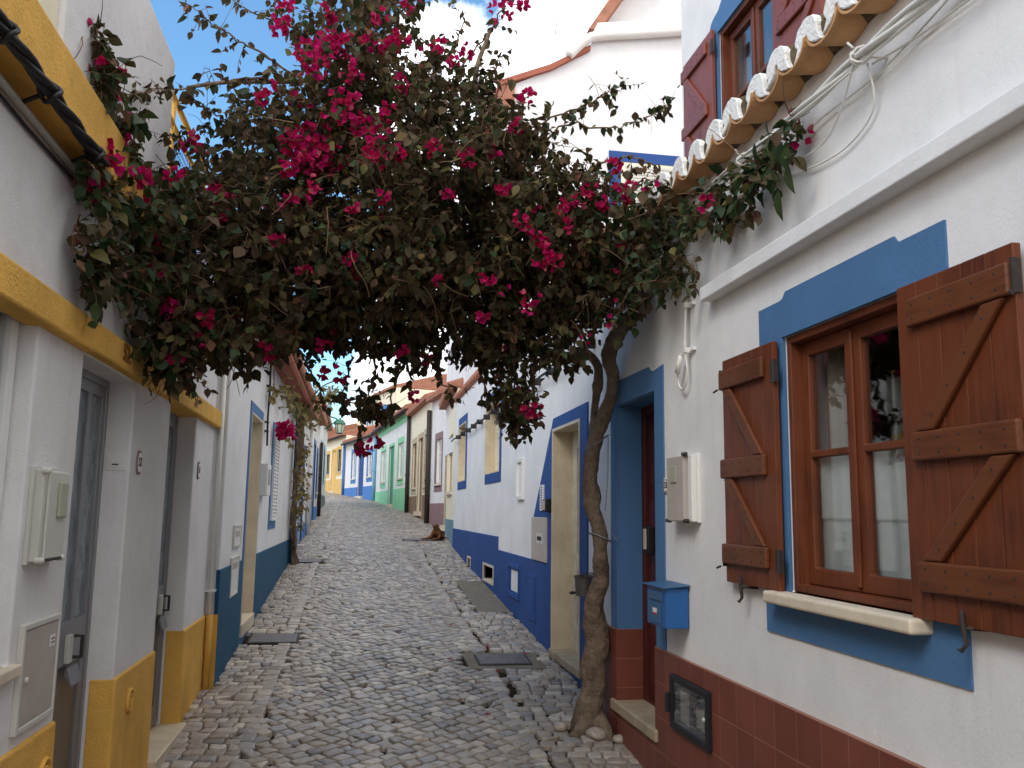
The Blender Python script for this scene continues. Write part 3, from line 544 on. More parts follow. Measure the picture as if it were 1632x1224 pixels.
# cable bundle under the cornice
cb=thing('overhead_cable',(-.97,2.0,3.0),'twisted black cable bundle tied below the yellow cornice','cable')
b=MB()
for k in range(3):
    b.tube([Vector((-.985+.013*math.cos(s*.6+k*2.1),-2.5+s*.06,3.035+.013*math.sin(s*.6+k*2.1))) for s in range(99)],.012,7)
b.build('strand',CABLEB,cb,smooth=True)
for u in (2.42,2.78,3.26):
    b=MB(); b.tube([Vector((-.985+.03*math.cos(a),u+.02*math.sin(a*2),3.03+.03*math.sin(a))) for a in [x*.5 for x in range(14)]],.008,6)
    b.tube([Vector((-.99,u,3.03)),Vector((-1.09,u+.04,3.0))],.008,6); b.build('tie',CABLEB,cb,smooth=True)
cb=thing('wall_conduit',(-1.08,2.0,2.98),'slim pale conduit with thin black wire below the cornice','conduit')
MB().tube([Vector((-1.078,-9,2.995)),Vector((-1.078,3.5,2.995))],.012,8).build('pipe',PLAST,cb,smooth=True)
MB().tube([Vector((-1.088,-2.5+s*.3,2.965+.004*math.sin(s*2))) for s in range(21)],.006,6).build('wire',CABLEB,cb,smooth=True)
# meter boxes
mb_=thing('meter_box',FL.p(3.45,1.56,0),'pale grey plastic meter cabinet with green tinted flap, nearest on the left wall','meter box')
MB().box(FL,3.27,3.51,1.57,1.885,.012,.042).box(FL,3.30,3.505,1.575,1.88,.042,.052).build('cover',PLAST,mb_,bevel=.005)
MB().box(FL,3.25,3.53,1.56,1.895,0,.014).build('back_plate',PLAST,mb_,bevel=.003)
MB().box(FL,3.39,3.47,1.72,1.845,.052,.064).build('meter_flap',PLASTD,mb_,bevel=.004)
for (u,z) in ((3.27,1.88),(3.27,1.575),(3.49,1.575)): bolt(FL,u,z,.035,.012,.028,PLAST,'corner_bolt',mb_)
MB().tube([FL.p(3.27,1.575,.05),FL.p(3.49,1.575,.05)],.006,6).build('hinge_rod',IRON,mb_)
mb_=thing('meter_box',FL.p(3.48,1.0,0),'flush grey metal cabinet door with small round lock, below the proud cabinet','meter box')
MB().ring(FL,3.28,3.66,1.0,1.36,.02,0,.02).build('frame',PLAST,mb_,bevel=.003)
MB().box(FL,3.302,3.638,1.022,1.338,.002,.016).build('cover',METER,mb_,bevel=.003)
bolt(FL,3.345,1.17,.016,.011,.008,PLAST,'lock',mb_)
MB().box(FL,3.56,3.61,1.25,1.29,.016,.018).build('sticker',WPLAST,mb_)
MB().box(FL,3.565,3.605,1.262,1.266,.0182,.019).box(FL,3.565,3.605,1.275,1.279,.0182,.019).build('sticker_print',INK,mb_)
# plate in the reveal of door 52
fv=Fr((-1.1,4.58,0),(1,0,0),(0,-1,0))
t=thing('letter_slot_plate',(-1.16,4.57,1.95),'small square white slot plate inside the recess of door 52','slot plate')
MB().box(fv,-.112,-.018,1.935,2.02,0,.006).build('plate',WPLAST,t,bevel=.002)
MB().box(fv,-.1,-.03,1.947,2.006,.006,.009).build('flap',WPLAST,t,bevel=.002)
MB().box(fv,-.08,-.05,1.962,1.968,.009,.011).build('slot',INK,t)
for (u,z,tx,lab) in ((4.745,1.985,'52','oval tile number plaque on the pier between the two grey doors'),(6.47,2.02,'51','oval tile number plaque on the pier beyond door 51')):
    t=thing('number_plaque',FL.p(u,z-.06,0),lab,'number plaque')
    pl=[(u+.045*math.copysign(abs(math.cos(a))**.7,math.cos(a)),z+.062*math.copysign(abs(math.sin(a))**.7,math.sin(a))) for a in [k*.3927 for k in range(16)]]
    MB().prism(FL,pl,0,.008).build('rim',MAUVE,t,bevel=.002)
    MB().prism(FL,[(u+(a-u)*.78,z+(c-z)*.8) for a,c in pl],.008,.0105).build('tile_face',WPLAST,t)
    text_mesh('number',tx,.06,FL,u,z,.011,INK,t,.001)

# ------------------------------------------------------------ LEFT: house with the dark teal dado
L2=thing('teal_base_house',(-1.02,11,.4),'white house with dark teal base and steel blue door and window trim','house')
dT=(8.66,9.62,.62,2.68); wT=(11.0,11.62,1.64,2.68)
MB().slab(FL2,7.2,14.4,-.3,3.62,-.3,0,[dT,wT],us=[8,13]).build('wall',WHITE,L2,bevel=.01,seg=2)
shell(FL2,7.2,14.4,-.3,3.6,5,L2)
MB().wbox(-1.1,-1.008,7.186,7.2,-.3,.955).build('corner_paint',YELLOW,L2)
MB().slab(FL2,7.19,14.4,-.3,1.29,-.02,.012,[(8.58,9.7,-1,3)]).build('dado',TEAL,L2,bevel=.006)
MB().slab(FL2,8.58,9.70,-.1,2.78,-.02,.01,[dT]).build('door_surround',BLUE,L2,bevel=.004)
b=MB(); b.ring(FL2,8.66,9.62,.62,2.68,.02,-.3,.016,(.02,.02,.0,.02)); b.build('reveal_lining',MARBLE,L2,bevel=.003)
MB().box(FL2,8.64,9.64,.58,.70,-.3,.03).build('door_sill',MARBLE,L2,bevel=.005)
MB().box(FL2,8.68,9.60,.7,2.66,-.26,-.2).build('door',WPLAST,L2,bevel=.003)
MB().ring(FL2,10.86,11.74,1.52,2.80,.13,-.02,.012).build('window_surround',BLUE,L2,bevel=.004)
louvre_shutter(FL2,11.0,11.62,1.62,2.68,.0,L2,WHITE_SHINY,n=22)
for (u0,u1,z0,z1,dd,nm,m_,lab,c) in ((7.84,8.3,1.43,1.62,.02,'intercom_panel',PLAST,'small square grey panel above the teal base by the near door','wall panel'),(7.78,8.26,1.02,1.35,.02,'meter_box',PLAST,'pale meter box straddling the top edge of the teal base','meter box')):
    t=thing(nm,FL2.p((u0+u1)/2,z0,0),lab,c)
    MB().ring(FL2,u0,u1,z0,z1,.02,0,dd).build('frame',m_,t,bevel=.003)
    MB().box(FL2,u0+.02,u1-.02,z0+.02,z1-.02,0,dd*.7).build('cover',WPLAST,t,bevel=.002)
    MB().box(FL2,u0+.1,u1-.1,z1-.1,z1-.05,dd*.7,dd*.7+.004).build('flap',METER,t)
t=thing('meter_box',FL2.p(9.9,1.9,0),'narrow white cabinet mounted high beside the louvred shutter','meter box')
MB().box(FL2,9.72,10.1,1.9,2.24,0,.08).build('cover',WPLAST,t,bevel=.004)
MB().box(FL2,9.8,10.0,2.02,2.18,.08,.09).build('flap',PLASTD,t)
# roof edge with a painted soffit
b=MB(); b.prism(Fr((-1.02,7.25,0),(1,0,0),(0,1,0)),[(-.05,3.44),(.24,3.36),(.27,3.39),(.27,3.45),(-.05,3.56)],0,7.1); b.build('eave_soffit',TERRAR,L2)
b=MB()
for i in range(44):
    u=7.3+i*.162; b.tube([FL2.p(u,3.47,.31),FL2.p(u,3.62,0),FL2.p(u,4.6,-2.4)],.06,8)
b.build('roof_tiles',TERRA,L2,smooth=True)
t=thing('wall_cable',FL2.p(9.95,2.2,.02),'dark cable with small brackets hanging down the white wall by the teal house door','cable')
b=MB(); b.tube([FL2.p(9.95,3.35,.03),FL2.p(9.97,3.0,.03),FL2.p(9.92,2.75,.03),FL2.p(10.0,2.45,.03)],.012,6); b.tube([FL2.p(10.3,3.35,.03),FL2.p(10.25,3.1,.05),FL2.p(10.02,2.9,.03)],.006,5); b.build('wire',CABLEB,t)
b=MB()
for z in (3.1,2.7,2.6): b.box(FL2,9.88,10.02,z,z+.012,0,.04)
b.build('bracket',IRON,t)

# ------------------------------------------------------------ LEFT: further houses
def far_house(name,f,u0,u1,zb,zt,label,wallm=WHITE,dado=None,dadoz=0,openings=(),roof=1.2,depth=6,roofm=TERRA,parapet=False,gutter=None,band=None,eave=.18,pitch=.35):
    t=thing(name,f.p((u0+u1)/2,zb+.4,0),label,'house')
    hs=[(o['u'][0],o['u'][1],o['z'][0],o['z'][1]) for o in openings]
    MB().slab(f,u0,u1,zb,zt,-.25,0,hs).build('wall',wallm,t)
    shell(f,u0,u1,zb,zt-.02,depth,t,wallm)
    if dado: 
        dh=[(o['u'][0]-(o.get('b',0) if o['kind']=='door' else 0),o['u'][1]+(o.get('b',0) if o['kind']=='door' else 0),zb-1,o['z'][1]) for o in openings if o['kind']=='door']
        MB().slab(f,u0+.003,u1-.003,zb,dadoz,-.02,.015,dh).build('dado',dado,t)
    if band: MB().box(f,u0+.003,u1-.003,band[0],band[1],-.02,.014).build('eave_band',band[2],t)
    for o in openings:
        (a,c),(z0,z1)=o['u'],o['z']; bw=o.get('b',0)
        if o['kind']=='door':
            if bw:
                MB().slab(f,a-bw,c+bw,zb,z1+bw,-.02,.012,[(a,c,-9,z1)]).build('door_surround',o['bm'],t)
            d_=MB().box(f,a,c,zb,z1,-.09,-.05).build('door',o['m'],t)
            MB().box(f,a+.08,c-.08,(z0+z1)/2+.1,z1-.12,-.05,-.042).build('door_panel',o['m'],d_)
            MB().box(f,a-.05,c+.05,z0-.12,z0,-.14,.1).build('door_step',SILL,t)
        else:
            if bw: MB().slab(f,a-bw,c+bw,z0-bw*1.6,z1+bw*1.3,-.02,.012,[(a,c,z0,z1)]).build('window_surround',o['bm'],t)
            if o.get('shut'): louvre_shutter(f,a+.01,c-.01,z0+.01,z1-.01,-.06,t,o['shut'],n=16)
            else:
                sash_window(f,a,c,z0,z1,-.05,t,o.get('m',WHITE_SHINY),fw_=.07,mull=1,bars=[z0+(z1-z0)*.7])
                MB().box(f,a+.07,c-.07,z0+.05,z0+(z1-z0)*.75,-.13,-.12).build('curtain',LACE,t)
            MB().box(f,a-.04,c+.04,z0-.05,z0,-.1,.05).build('window_sill',SILL,t)
    # pitched roof slab with rolled tiles at its edge
    fx=Fr(f.p(u0,0,0),f.N,f.U); L=u1-u0
    MB().prism(fx,[(eave,zt),(eave,zt+.06),(-depth*.5,zt+.06+pitch*depth*.5),(-depth,zt+.1),(-depth,zt)],0,L).build('roof',roofm,t)
    b=MB(); n=int(L/.2)
    for i in range(n):
        u=u0+.1+(L-.2)*i/max(n-1,1); b.tube([f.p(u,zt+.06,eave),f.p(u,zt+.06+pitch*depth*.5,-depth*.5)],.07,6)
    b.build('roof_tiles',roofm,t,smooth=True)
    if gutter: 
        MB().tube([f.p(u0+.02,zt-.05,eave+.04),f.p(u1-.02,zt-.05,eave+.04)],.05,8).build('gutter',gutter,t,smooth=True)
    return t
far_house('royal_blue_base_house',FL2,14.4,18.75,.5,3.6,'white house with royal blue base and bright blue door behind the dry vine',dado=SKYBLUE,dadoz=1.46,
  openings=[dict(kind='door',u=(16.5,17.5),z=(1.12,2.87),b=.12,bm=SKYBLUE,m=SKYBLUE),dict(kind='window',u=(15.1,15.75),z=(1.75,2.9),b=.1,bm=SKYBLUE)])
ft3=Fr((-1.03,0,0),(0,1,0),(1,0,0))
far_house('blue_white_cottage',ft3,18.75,24.2,.8,4.0,'narrow looking white house with light blue base and blue framed openings, second past the vine',dado=SKYBLUE,dadoz=1.83,
  openings=[dict(kind='window',u=(19.5,20.2),z=(2.0,3.2),b=.12,bm=SKYBLUE,shut=PLAST),dict(kind='door',u=(21.2,22.1),z=(1.5,3.3),b=.12,bm=SKYBLUE,m=SKYBLUE),dict(kind='window',u=(22.9,23.5),z=(2.2,3.2),b=.1,bm=SKYBLUE)])
ft4=Fr((-1.1,0,0),(0,1,0),(1,0,0))
far_house('grey_base_cottage',ft4,24.2,32.1,1.1,4.55,'white house with dark grey base at the left end of the street, carrying the lamp',dado=mat('grey_dado',srgb(120,124,128),.8),dadoz=2.22,
  openings=[dict(kind='door',u=(24.9,25.8),z=(1.7,3.5),b=.1,bm=BLACK,m=TEAL),dict(kind='window',u=(26.9,27.8),z=(2.7,3.7),b=.1,bm=AQUA,shut=PLAST),dict(kind='window',u=(29.4,30.3),z=(2.75,3.75),b=.1,bm=AQUA)])
for u,lab,m_,f_ in ((14.42,'grey blue drainpipe beside the dry climbing vine',BLUE,FL2),(18.76,'pale drainpipe between the two blue based cottages',WPLAST,FL2),(24.22,'dark drainpipe at the near corner of the grey based cottage',IRON,ft3)):
    t=thing('drainpipe',f_.p(u,g(u),.06),lab,'drainpipe')
    MB().tube([f_.p(u,g(u)-.05,.06),f_.p(u,3.55,.06)],.045,10).build('pipe',m_,t,smooth=True)
    MB().box(f_,u-.07,u+.07,g(u)+1,g(u)+1.04,0,.1).build('bracket',m_,t)
# street lamp on its wall bracket
lm=thing('street_lamp',(-.55,30,3.95),'green wall lantern with milky glass hanging over the far street','street lamp')
lc=Vector((-.62,29.2,4.25))
b=MB(); b.tube([Vector((-1.1,29.2,4.75)),Vector((-.95,29.2,4.78)),Vector((-.75,29.2,4.72)),Vector((-.62,29.2,4.62))],.025,8); b.tube([Vector((-1.1,29.2,4.35)),Vector((-.85,29.2,4.55)),Vector((-.7,29.2,4.7))],.018,8); b.build('bracket',GREENLAMP,lm,smooth=True)
MB().lathe(lc,[(.10,0),(.17,.27),(.17,.28)],6).build('lantern_glass',LAMPGL,lm)
MB().lathe(lc,[(.2,.28),(.21,.30),(.12,.42),(.03,.45),(.03,.5)],6).build('lantern_cap',GREENLAMP,lm)
b=MB()
for k in range(6):
    a=k*1.0472; b.tube([lc+Vector((.1*math.cos(a),.1*math.sin(a),-.01)),lc+Vector((.175*math.cos(a),.175*math.sin(a),.29))],.008,5)
b.lathe(lc+Vector((0,0,-.04)),[(.03,0),(.11,.02),(.11,.045)],6); b.build('lantern_frame',GREENLAMP,lm)
# ------------------------------------------------------------ RIGHT: near house (number 33)
R1=thing('shuttered_house',(1.76,3,0),'white house with terracotta tile base, steel blue trim and brown wooden shutters','house')
wn=(2.56,3.41,1.455,2.51); dr_=(5.05,5.83,.5,2.50)
MB().slab(FR,-9,6.2,-.7,3.54,-.34,0,[wn,dr_],us=[0,1.5,4.2],zs=[.5,3.0]).build('wall',WHITE,R1,bevel=.012,seg=3)
shell(FR,-9,6.2,-.7,3.5,5,R1,d=-.34)
MB().slab(FR,-9,6.115,-.7,1.0,-.01,.02,[(5.05,5.83,.5,2)]).build('tile_dado',TILE,R1,bevel=.004)
fdr=Fr((1.76,5.83,0),(1,0,0),(0,-1,0))
MB().box(fdr,-.02,.165,-.2,1.0,-.004,.02).build('tile_reveal',TILE,R1,bevel=.003)
MB().box(fdr,.003,.165,1.0,2.49,-.004,.012).build('painted_reveal',BLUE,R1)
MB().box(FR,5.06,5.82,2.492,2.499,-.165,-.003).build('painted_lintel',BLUE,R1)
dp_=[(5.98,1.0),(5.98,2.42),(5.83,2.64),(5.77,2.67),(5.16,2.665),(5.11,2.63),(5.06,2.625),(4.89,2.64),(4.89,1.0),(5.05,1.0),(5.05,2.5),(5.83,2.5),(5.83,1.0)]
dp_[1]=(5.98,2.64)
MB().prism(FR,dp_,-.01,.008).build('door_surround',BLUE,R1,bevel=.003)
MB().box(FR,5.0,5.9,.475,.545,-.3,.04).build('door_sill',STEPM,R1,bevel=.012,seg=3)
b=MB(); b.ring(FR,5.05,5.83,.545,2.49,.06,-.24,-.165,(.05,.07,.02,.06)); dd=b.build('door',WOODD,R1,bevel=.004,label='dark mahogany front door')
b=MB(); b.slab(FR,5.10,5.76,.565,2.43,-.23,-.19,[]); b.build('leaf',WOODD,dd)
b=MB()
for (z0,z1) in ((.66,1.2),(1.32,1.85),(1.95,2.33)):
    for (u0,u1) in ((5.16,5.40),(5.46,5.70)): b.box(FR,u0,u1,z0,z1,-.19,-.178)
b.build('raised_panels',WOODD,dd,bevel=.01)
lk=MB().box(FR,5.58,5.66,1.50,1.68,-.178,-.125).build('key_safe',BLACK,dd,bevel=.012,seg=3)
MB().box(FR,5.595,5.645,1.53,1.665,-.125,-.112).build('key_safe_face',METER,lk,bevel=.008)
# painted window surround
wo=[(3.62,1.275),(3.62,2.67),(3.42,2.67),(3.395,2.675),(3.37,2.70),(2.60,2.70),(2.585,2.68),(2.57,2.672),(2.34,2.672),(2.34,1.275)]
b=MB()
def surround(fr,o,i,d0,d1,name,m_,par):
    """outline o with rectangular hole i=(u0,u1,z0,z1) as one prism bridged at the lower edge"""
    u0,u1,z0,z1=i
    b=MB(); lo=min(p[1] for p in o)
    left=[(max(p[0] for p in o),lo)]+[p for p in o if p[1]>lo]+[(min(p[0] for p in o),lo)]
    b.prism(fr,[left[0]]+[p for p in left[1:-1]]+[left[-1],(u0,lo),(u0,z1),(u1,z1),(u1,lo)],d0,d1)
    b.box(fr,u0,u1,lo,z0,d0,d1)
    return b.build(name,m_,par)
surround(FR,wo,wn,-.01,.008,'window_surround',BLUE,R1)
MB().box(FR,2.50,3.50,1.405,1.455,-.04,.085).build('window_sill',SILL,R1,bevel=.012,seg=3)
def shutter(fr,hu,out,z0,z1,w_,par,lab,W_=WOOD,WH=WOODH,d0=.02):
    """boarded shutter folded back on the wall: hinge at hu, running to hu+out*w_"""
    b=MB(); n=5; lo=hu+out*.012
    for k in range(n):
        a=lo+out*w_*k/n; c=lo+out*(w_*(k+1)/n-.003)
        b.box(fr,min(a,c),max(a,c),z0,z1,d0,d0+.026)
    sh=b.build('shutter',W_,par,bevel=.003,label=lab)
    zs=[z1-.10,(z0+z1)/2,z0+.13]
    for k,zc in enumerate(zs):
        a=lo+out*.07; c=lo+out*(w_-.004); b=MB().box(fr,min(a,c),max(a,c),zc-.045,zc+.045,d0+.0262,d0+.05); b.build('batten',WH,sh,bevel=.008,seg=3)
    for k in range(2):
        zt,zb=zs[k]-.047,zs[k+1]+.047; uo=lo+out*(w_-.03); ui=lo+out*.09; wv=.085*out
        b=MB().prism(fr,[(uo,zt),(uo-wv,zt),(ui,zb),(ui+wv,zb)],d0+.0264,d0+.046); b.build('brace',WH,sh,bevel=.006,seg=2)
    b=MB()
    for k,zc in enumerate(zs):
        for q in range(5):
            for dz in (-.022,.022): b.lathe(fr.p(lo+out*(.11+q*(w_-.16)/4),zc+dz,d0+.049),[(.005,0),(.0045,.0025),(.001,.003)],6,fr.N)
    for k in range(2):
        for q in range(4):
            f_=(q+.5)/4; uu=(lo+out*(w_-.03)-wv*.5)*(1-f_)+(ui+wv*.5)*f_; zz=(zs[k]-.047)*(1-f_)+(zs[k+1]+.047)*f_
            b.lathe(fr.p(uu,zz,d0+.045),[(.005,0),(.0045,.0025),(.001,.003)],6,fr.N)
    b.build('nail_heads',IRON,sh)
    for zc in ((z1-.13,z0+.12) if out>0 else ()):
        b=MB(); b.box(fr,hu-.035,hu+.035,zc-.045,zc+.045,d0+.0265,d0+.029); b.tube([fr.p(hu,zc-.05,d0+.031),fr.p(hu,zc+.05,d0+.031)],.006,8)
        b.build('hinge',IRON,sh)
    e=lo+out*(w_-.002)
    for zc in (z1-.09,z0+.12):
        b=MB(); b.box(fr,min(e,e+out*.008),max(e,e+out*.008),zc-.05,zc+.045,d0+.012,d0+.04); b.tube([fr.p(e+out*.006,zc-.05,d0+.05),fr.p(e+out*.03,zc-.06,d0+.06)],.005,6)
        b.build('latch',IRON,sh)
    return sh
def holdback(fr,u,z,par):
    b=MB(); b.tube([fr.p(u-.05,z+.005,0),fr.p(u-.01,z+.005,.05),fr.p(u,z,.055)],.006,6)
    b.tube([fr.p(u,z+.055,.062),fr.p(u+.004,z+.04,.06),fr.p(u,z,.06),fr.p(u-.006,z-.04,.058),fr.p(u+.008,z-.06,.066),fr.p(u+.016,z-.055,.07)],[.004,.008,.008,.007,.006,.003],7)
    b.build('shutter_holdback',IRON,par,smooth=True)
def main_window(fr,u0,u1,z0,z1,par,curtain=True,bars=(2.01,)):
    """wooden box frame, two sashes"""
    b=MB(); b.ring(fr,u0+.003,u1-.003,z0+.002,z1-.002,.03,-.12,-.012); wf=b.build('window',WOOD,par,bevel=.004)
    um=(u0+u1)/2+.01
    for a,c in ((u0+.033,um-.002),(um+.002,u1-.033)):
        b=MB(); b.slab(fr,a,c,z0+.034,z1-.034,-.10,-.062,[(a+.052,c-.052,z0+.10,bars[0]-.014),(a+.052,c-.052,bars[0]+.014,z1-.09)])
        b.box(fr,(um-.012 if a<um-.1 else um-.012),um+.012,z0+.05,z1-.05,-.0625,-.05) if a<um-.1 else None
        b.build('sash',WOOD,wf,bevel=.005,seg=2)
        MB().box(fr,a+.04,c-.04,z0+.09,z1-.08,-.084,-.080).build('pane',GLASS,wf)
    return wf
W1=main_window(FR,*wn,R1)
# lace cafe curtain: wavy sheet with a scalloped upper layer
def curtain(fr,u0,u1,z0,z1,d,amp,name,m_,par,sc=0,n=90,th=.002):
    b=MB(); rows=14; V=[]
    for j in range(rows+1):
        r=[]
        for i in range(n+1):
            u=u0+(u1-u0)*i/n; z=z1+(z0-z1)*j/rows
            if sc and j==rows: z+=sc*abs(math.sin(i*math.pi/3))
            r.append(b.V(fr.p(u,z,d+amp*math.sin(u*52+.6*math.sin(z*5))+amp*.5*math.sin(u*23+1))))
        V.append(r)
    for j in range(rows):
        for i in range(n): b.F([V[j][i],V[j][i+1],V[j+1][i+1],V[j+1][i]])
    return b.build(name,m_,par,smooth=True,recalc=False)
curtain(FR,2.6,3.37,1.5,2.0,-.112,.004,'lace_curtain',LACE,W1)
curtain(FR,2.6,3.37,1.745,2.01,-.104,.003,'lace_valance',LACE,W1,.012)
MB().tube([FR.p(2.6,2.0,-.118),FR.p(3.37,2.0,-.118)],.006,8).build('curtain_rod',WPLAST,W1)
curtain(FR,3.12,3.37,1.5,2.46,-.155,.012,'drape',DRAPE,W1)
curtain(FR,2.6,2.8,1.5,2.46,-.24,.016,'drape',DRAPE,W1)
shutter(FR,3.41,1,1.455,2.495,.525,R1,'far shutter of the ground floor window, folded flat against the wall')
shutter(FR,2.555,-1,1.455,2.50,.525,R1,'near shutter of the ground floor window')
holdback(FR,3.76,1.44,R1); holdback(FR,2.29,1.45,R1)
MB().box(FR,-9,4.14,2.835,2.905,-.02,.075).build('string_course',WHITE,R1,bevel=.006)
# upper floor, set back above the tiled eave
wu=(4.40,5.24,3.95,5.0)
MB().slab(FRU,-9,5.93,3.3,7.4,-.3,0,[wu]).build('upper_wall',WHITE,R1,bevel=.01)
shell(FRU,-9,5.93,3.3,7.4,5,R1,name='upper_rear_walls')
wuo=[(5.40,3.72),(5.40,5.0),(5.385,5.06),(5.34,5.12),(5.29,5.14),(5.22,5.15),(5.15,5.2),(4.50,5.2),(4.42,5.15),(4.25,5.13),(4.25,3.72)]
surround(FRU,wuo,wu,-.01,.008,'window_surround',BLUE,R1)
W2=main_window(FRU,*wu,R1,bars=(4.48,))
curtain(FRU,4.45,5.2,4.0,4.95,-.25,.02,'drape',DRAPE,W2)
shutter(FRU,5.24,1,3.95,5.03,.53,R1,'left shutter of the upper window',REDWOOD,REDWOOD)
shutter(FRU,4.395,-1,3.95,5.03,.53,R1,'right shutter of the upper window',REDWOOD,REDWOOD)
# tiled eave: upside-down pans, plastered covers between them
P_=.228; edge=.14; zc=3.57
def arc_tile(u,r,zc,up,d0,d1,th,m_,name,rise=0,a0=0,a1=math.pi,seg=14):
    b=MB(); ring=[]
    for d,dz in ((d1,0),(d0,rise)):
        for rr in (r,r-th):
            ring.append([b.V(FR.p(u+rr*math.cos(a0+(a1-a0)*k/seg),zc+up*rr*.72*math.sin(a0+(a1-a0)*k/seg)+dz,d)) for k in range(seg+1)])
    A,B_,C_,D=ring
    for k in range(seg):
        b.F([A[k],A[k+1],C_[k+1],C_[k]]); b.F([B_[k],D[k],D[k+1],B_[k+1]]); b.F([A[k],B_[k],B_[k+1],A[k+1]]); b.F([C_[k],C_[k+1],D[k+1],D[k]])
    b.F([A[0],C_[0],D[0],B_[0]]); b.F([A[-1],B_[-1],D[-1],C_[-1]])
    return b.build(name,m_,R1,smooth=False)
n_t=40
for k in range(n_t):
    u=5.966-k*P_+random.uniform(-.004,.004); zz=zc+random.uniform(-.004,.004); e_=edge+random.uniform(-.008,.008)
    if u<.9: break
    arc_tile(u,.112,zz,-1,.003,e_,.012,OCHRE,'pan_tile',rise=.018)
    b=MB(); c=u+P_/2; w8=lambda: random.uniform(-.003,.003)         # white mortar wave under the cover tile
    pts=[(c+.084*math.cos(a)+w8(),zz+.004+.072*math.sin(a)+w8()) for a in [math.pi*q/14 for q in range(15)]]
    pts+=[(c-.086,zz-.02),(c-.1,zz-.045),(c-.114,zz-.066),(c-.082,zz-.06),(c-.045,zz-.046),(c-.02,zz-.026),(c-.009,zz+.002),(c+.009,zz+.002),(c+.02,zz-.026),(c+.045,zz-.046),(c+.082,zz-.06),(c+.1,zz-.062),(c+.082,zz-.045),(c+.066,zz-.018)]
    b.prism(FR,pts,e_-.03,e_+.003+random.uniform(-.002,.002)); b.build('mortar_nose',MORTAR,R1,bevel=.005,seg=2)
    b=MB(); pts=[(u+.095,zz+.006),(u+.04,zz+.026),(u-.03,zz+.018+random.uniform(0,.02)),(u-.095,zz+.006),(u-.085,zz-.028),(u-.045,zz-.052),(u,zz-.06),(u+.045,zz-.052),(u+.085,zz-.028)]
    b.prism(FR,pts,e_-.05,e_-.018); b.build('lichen_fill',LICHEN,R1,bevel=.008,seg=2)
    arc_tile(c,.09,zz+.012,1,-.55,e_-.03,.012,LICHEN,'cover_tile',rise=.3)
MB().prism(Fr((1.76,0,0),(-1,0,0),(0,1,0)),[(.08,3.565),(.09,3.585),(-.56,3.87),(-.56,3.5),(.004,3.53)],.4,5.9).build('roof_bed',LICHEN,R1)
# things on the wall
t=thing('meter_box',FR.p(4.5,1.72,0),'grey white meter cabinet with oval flap, between door 33 and the shutters','meter box')
MB().box(FR,4.35,4.68,1.72,2.08,0,.02).build('back_plate',WPLAST,t,bevel=.003)
MB().box(FR,4.41,4.66,1.725,2.07,.02,.075).build('cover',METER,t,bevel=.006)
MB().box(FR,4.50,4.59,1.93,2.02,.075,.082).build('meter_flap',PLASTD,t,bevel=.01)
MB().box(FR,4.355,4.405,1.725,2.07,.02,.05).build('side_rail',WPLAST,t,bevel=.004)
for (u,z) in ((4.40,2.075),(4.39,1.728),(4.65,1.728)): bolt(FR,u,z,.055,.012,.03,IRON,'corner_bolt',t)
t=thing('number_plaque',FR.p(4.855,1.89,0),'small white tile with the number 33 beside the blue door surround','number plaque')
MB().box(FR,4.815,4.885,1.885,1.965,0,.012).build('tile_face',WPLAST,t,bevel=.002)
MB().ring(FR,4.82,4.88,1.89,1.96,.004,.012,.0135).build('border_line',MAUVE,t)
text_mesh('number','33',.05,FR,4.85,1.925,.0125,INK,t,.001,flip=-1)
t=thing('doorbell',FR.p(4.805,1.74,0),'square white doorbell switch below the 33 plaque','doorbell')
MB().box(FR,4.765,4.85,1.735,1.82,0,.01).build('plate',WPLAST,t,bevel=.002)
MB().box(FR,4.78,4.835,1.75,1.805,.01,.016).build('button',WPLAST,t,bevel=.003)
t=thing('mailbox',FR.p(4.68,1.16,0),'blue metal mailbox with a slanted lid mounted on the blue door surround','mailbox')
MB().box(FR,4.53,4.83,1.165,1.375,.008,.135).build('body',MAIL,t,bevel=.004)
MB().prism(Fr(FR.p(4.51,0,0),FR.N,FR.U),[(.004,1.392),(.004,1.383),(.155,1.372),(.155,1.379)],0,.345).build('lid',MAILD,t,bevel=.002)
MB().box(FR,4.57,4.79,1.30,1.345,.135,.143).build('slot_flap',MAILD,t,bevel=.003)
MB().box(FR,4.60,4.78,1.18,1.285,.135,.141).build('front_door',MAILD,t,bevel=.003)
MB().box(FR,4.655,4.715,1.235,1.258,.141,.143).build('sticker',WPLAST,t)
MB().box(FR,4.655,4.715,1.226,1.2335,.141,.1432).build('sticker_stripe',RED,t)
t=thing('meter_box',FR.p(4.48,.62,.02),'black framed glass meter hatch set in the terracotta tiles','meter hatch')
MB().ring(FR,4.21,4.74,.625,.905,.035,.0,.045).build('frame',BLACK,t,bevel=.005)
MB().box(FR,4.24,4.71,.65,.88,.021,.024).build('dark_recess',DARK,t)
MB().box(FR,4.25,4.70,.65,.88,.034,.037).build('glass_door',GLASS,t)
MB().box(FR,4.30,4.40,.70,.80,.0245,.0262).box(FR,4.50,4.62,.68,.84,.0245,.0262).build('meter_face',METER,t)
bolt(FR,4.25,.77,.045,.01,.01,PLAST,'knob',t); MB().box(FR,4.735,4.77,.70,.80,.02,.06).build('hinge',BLACK,t,bevel=.003)
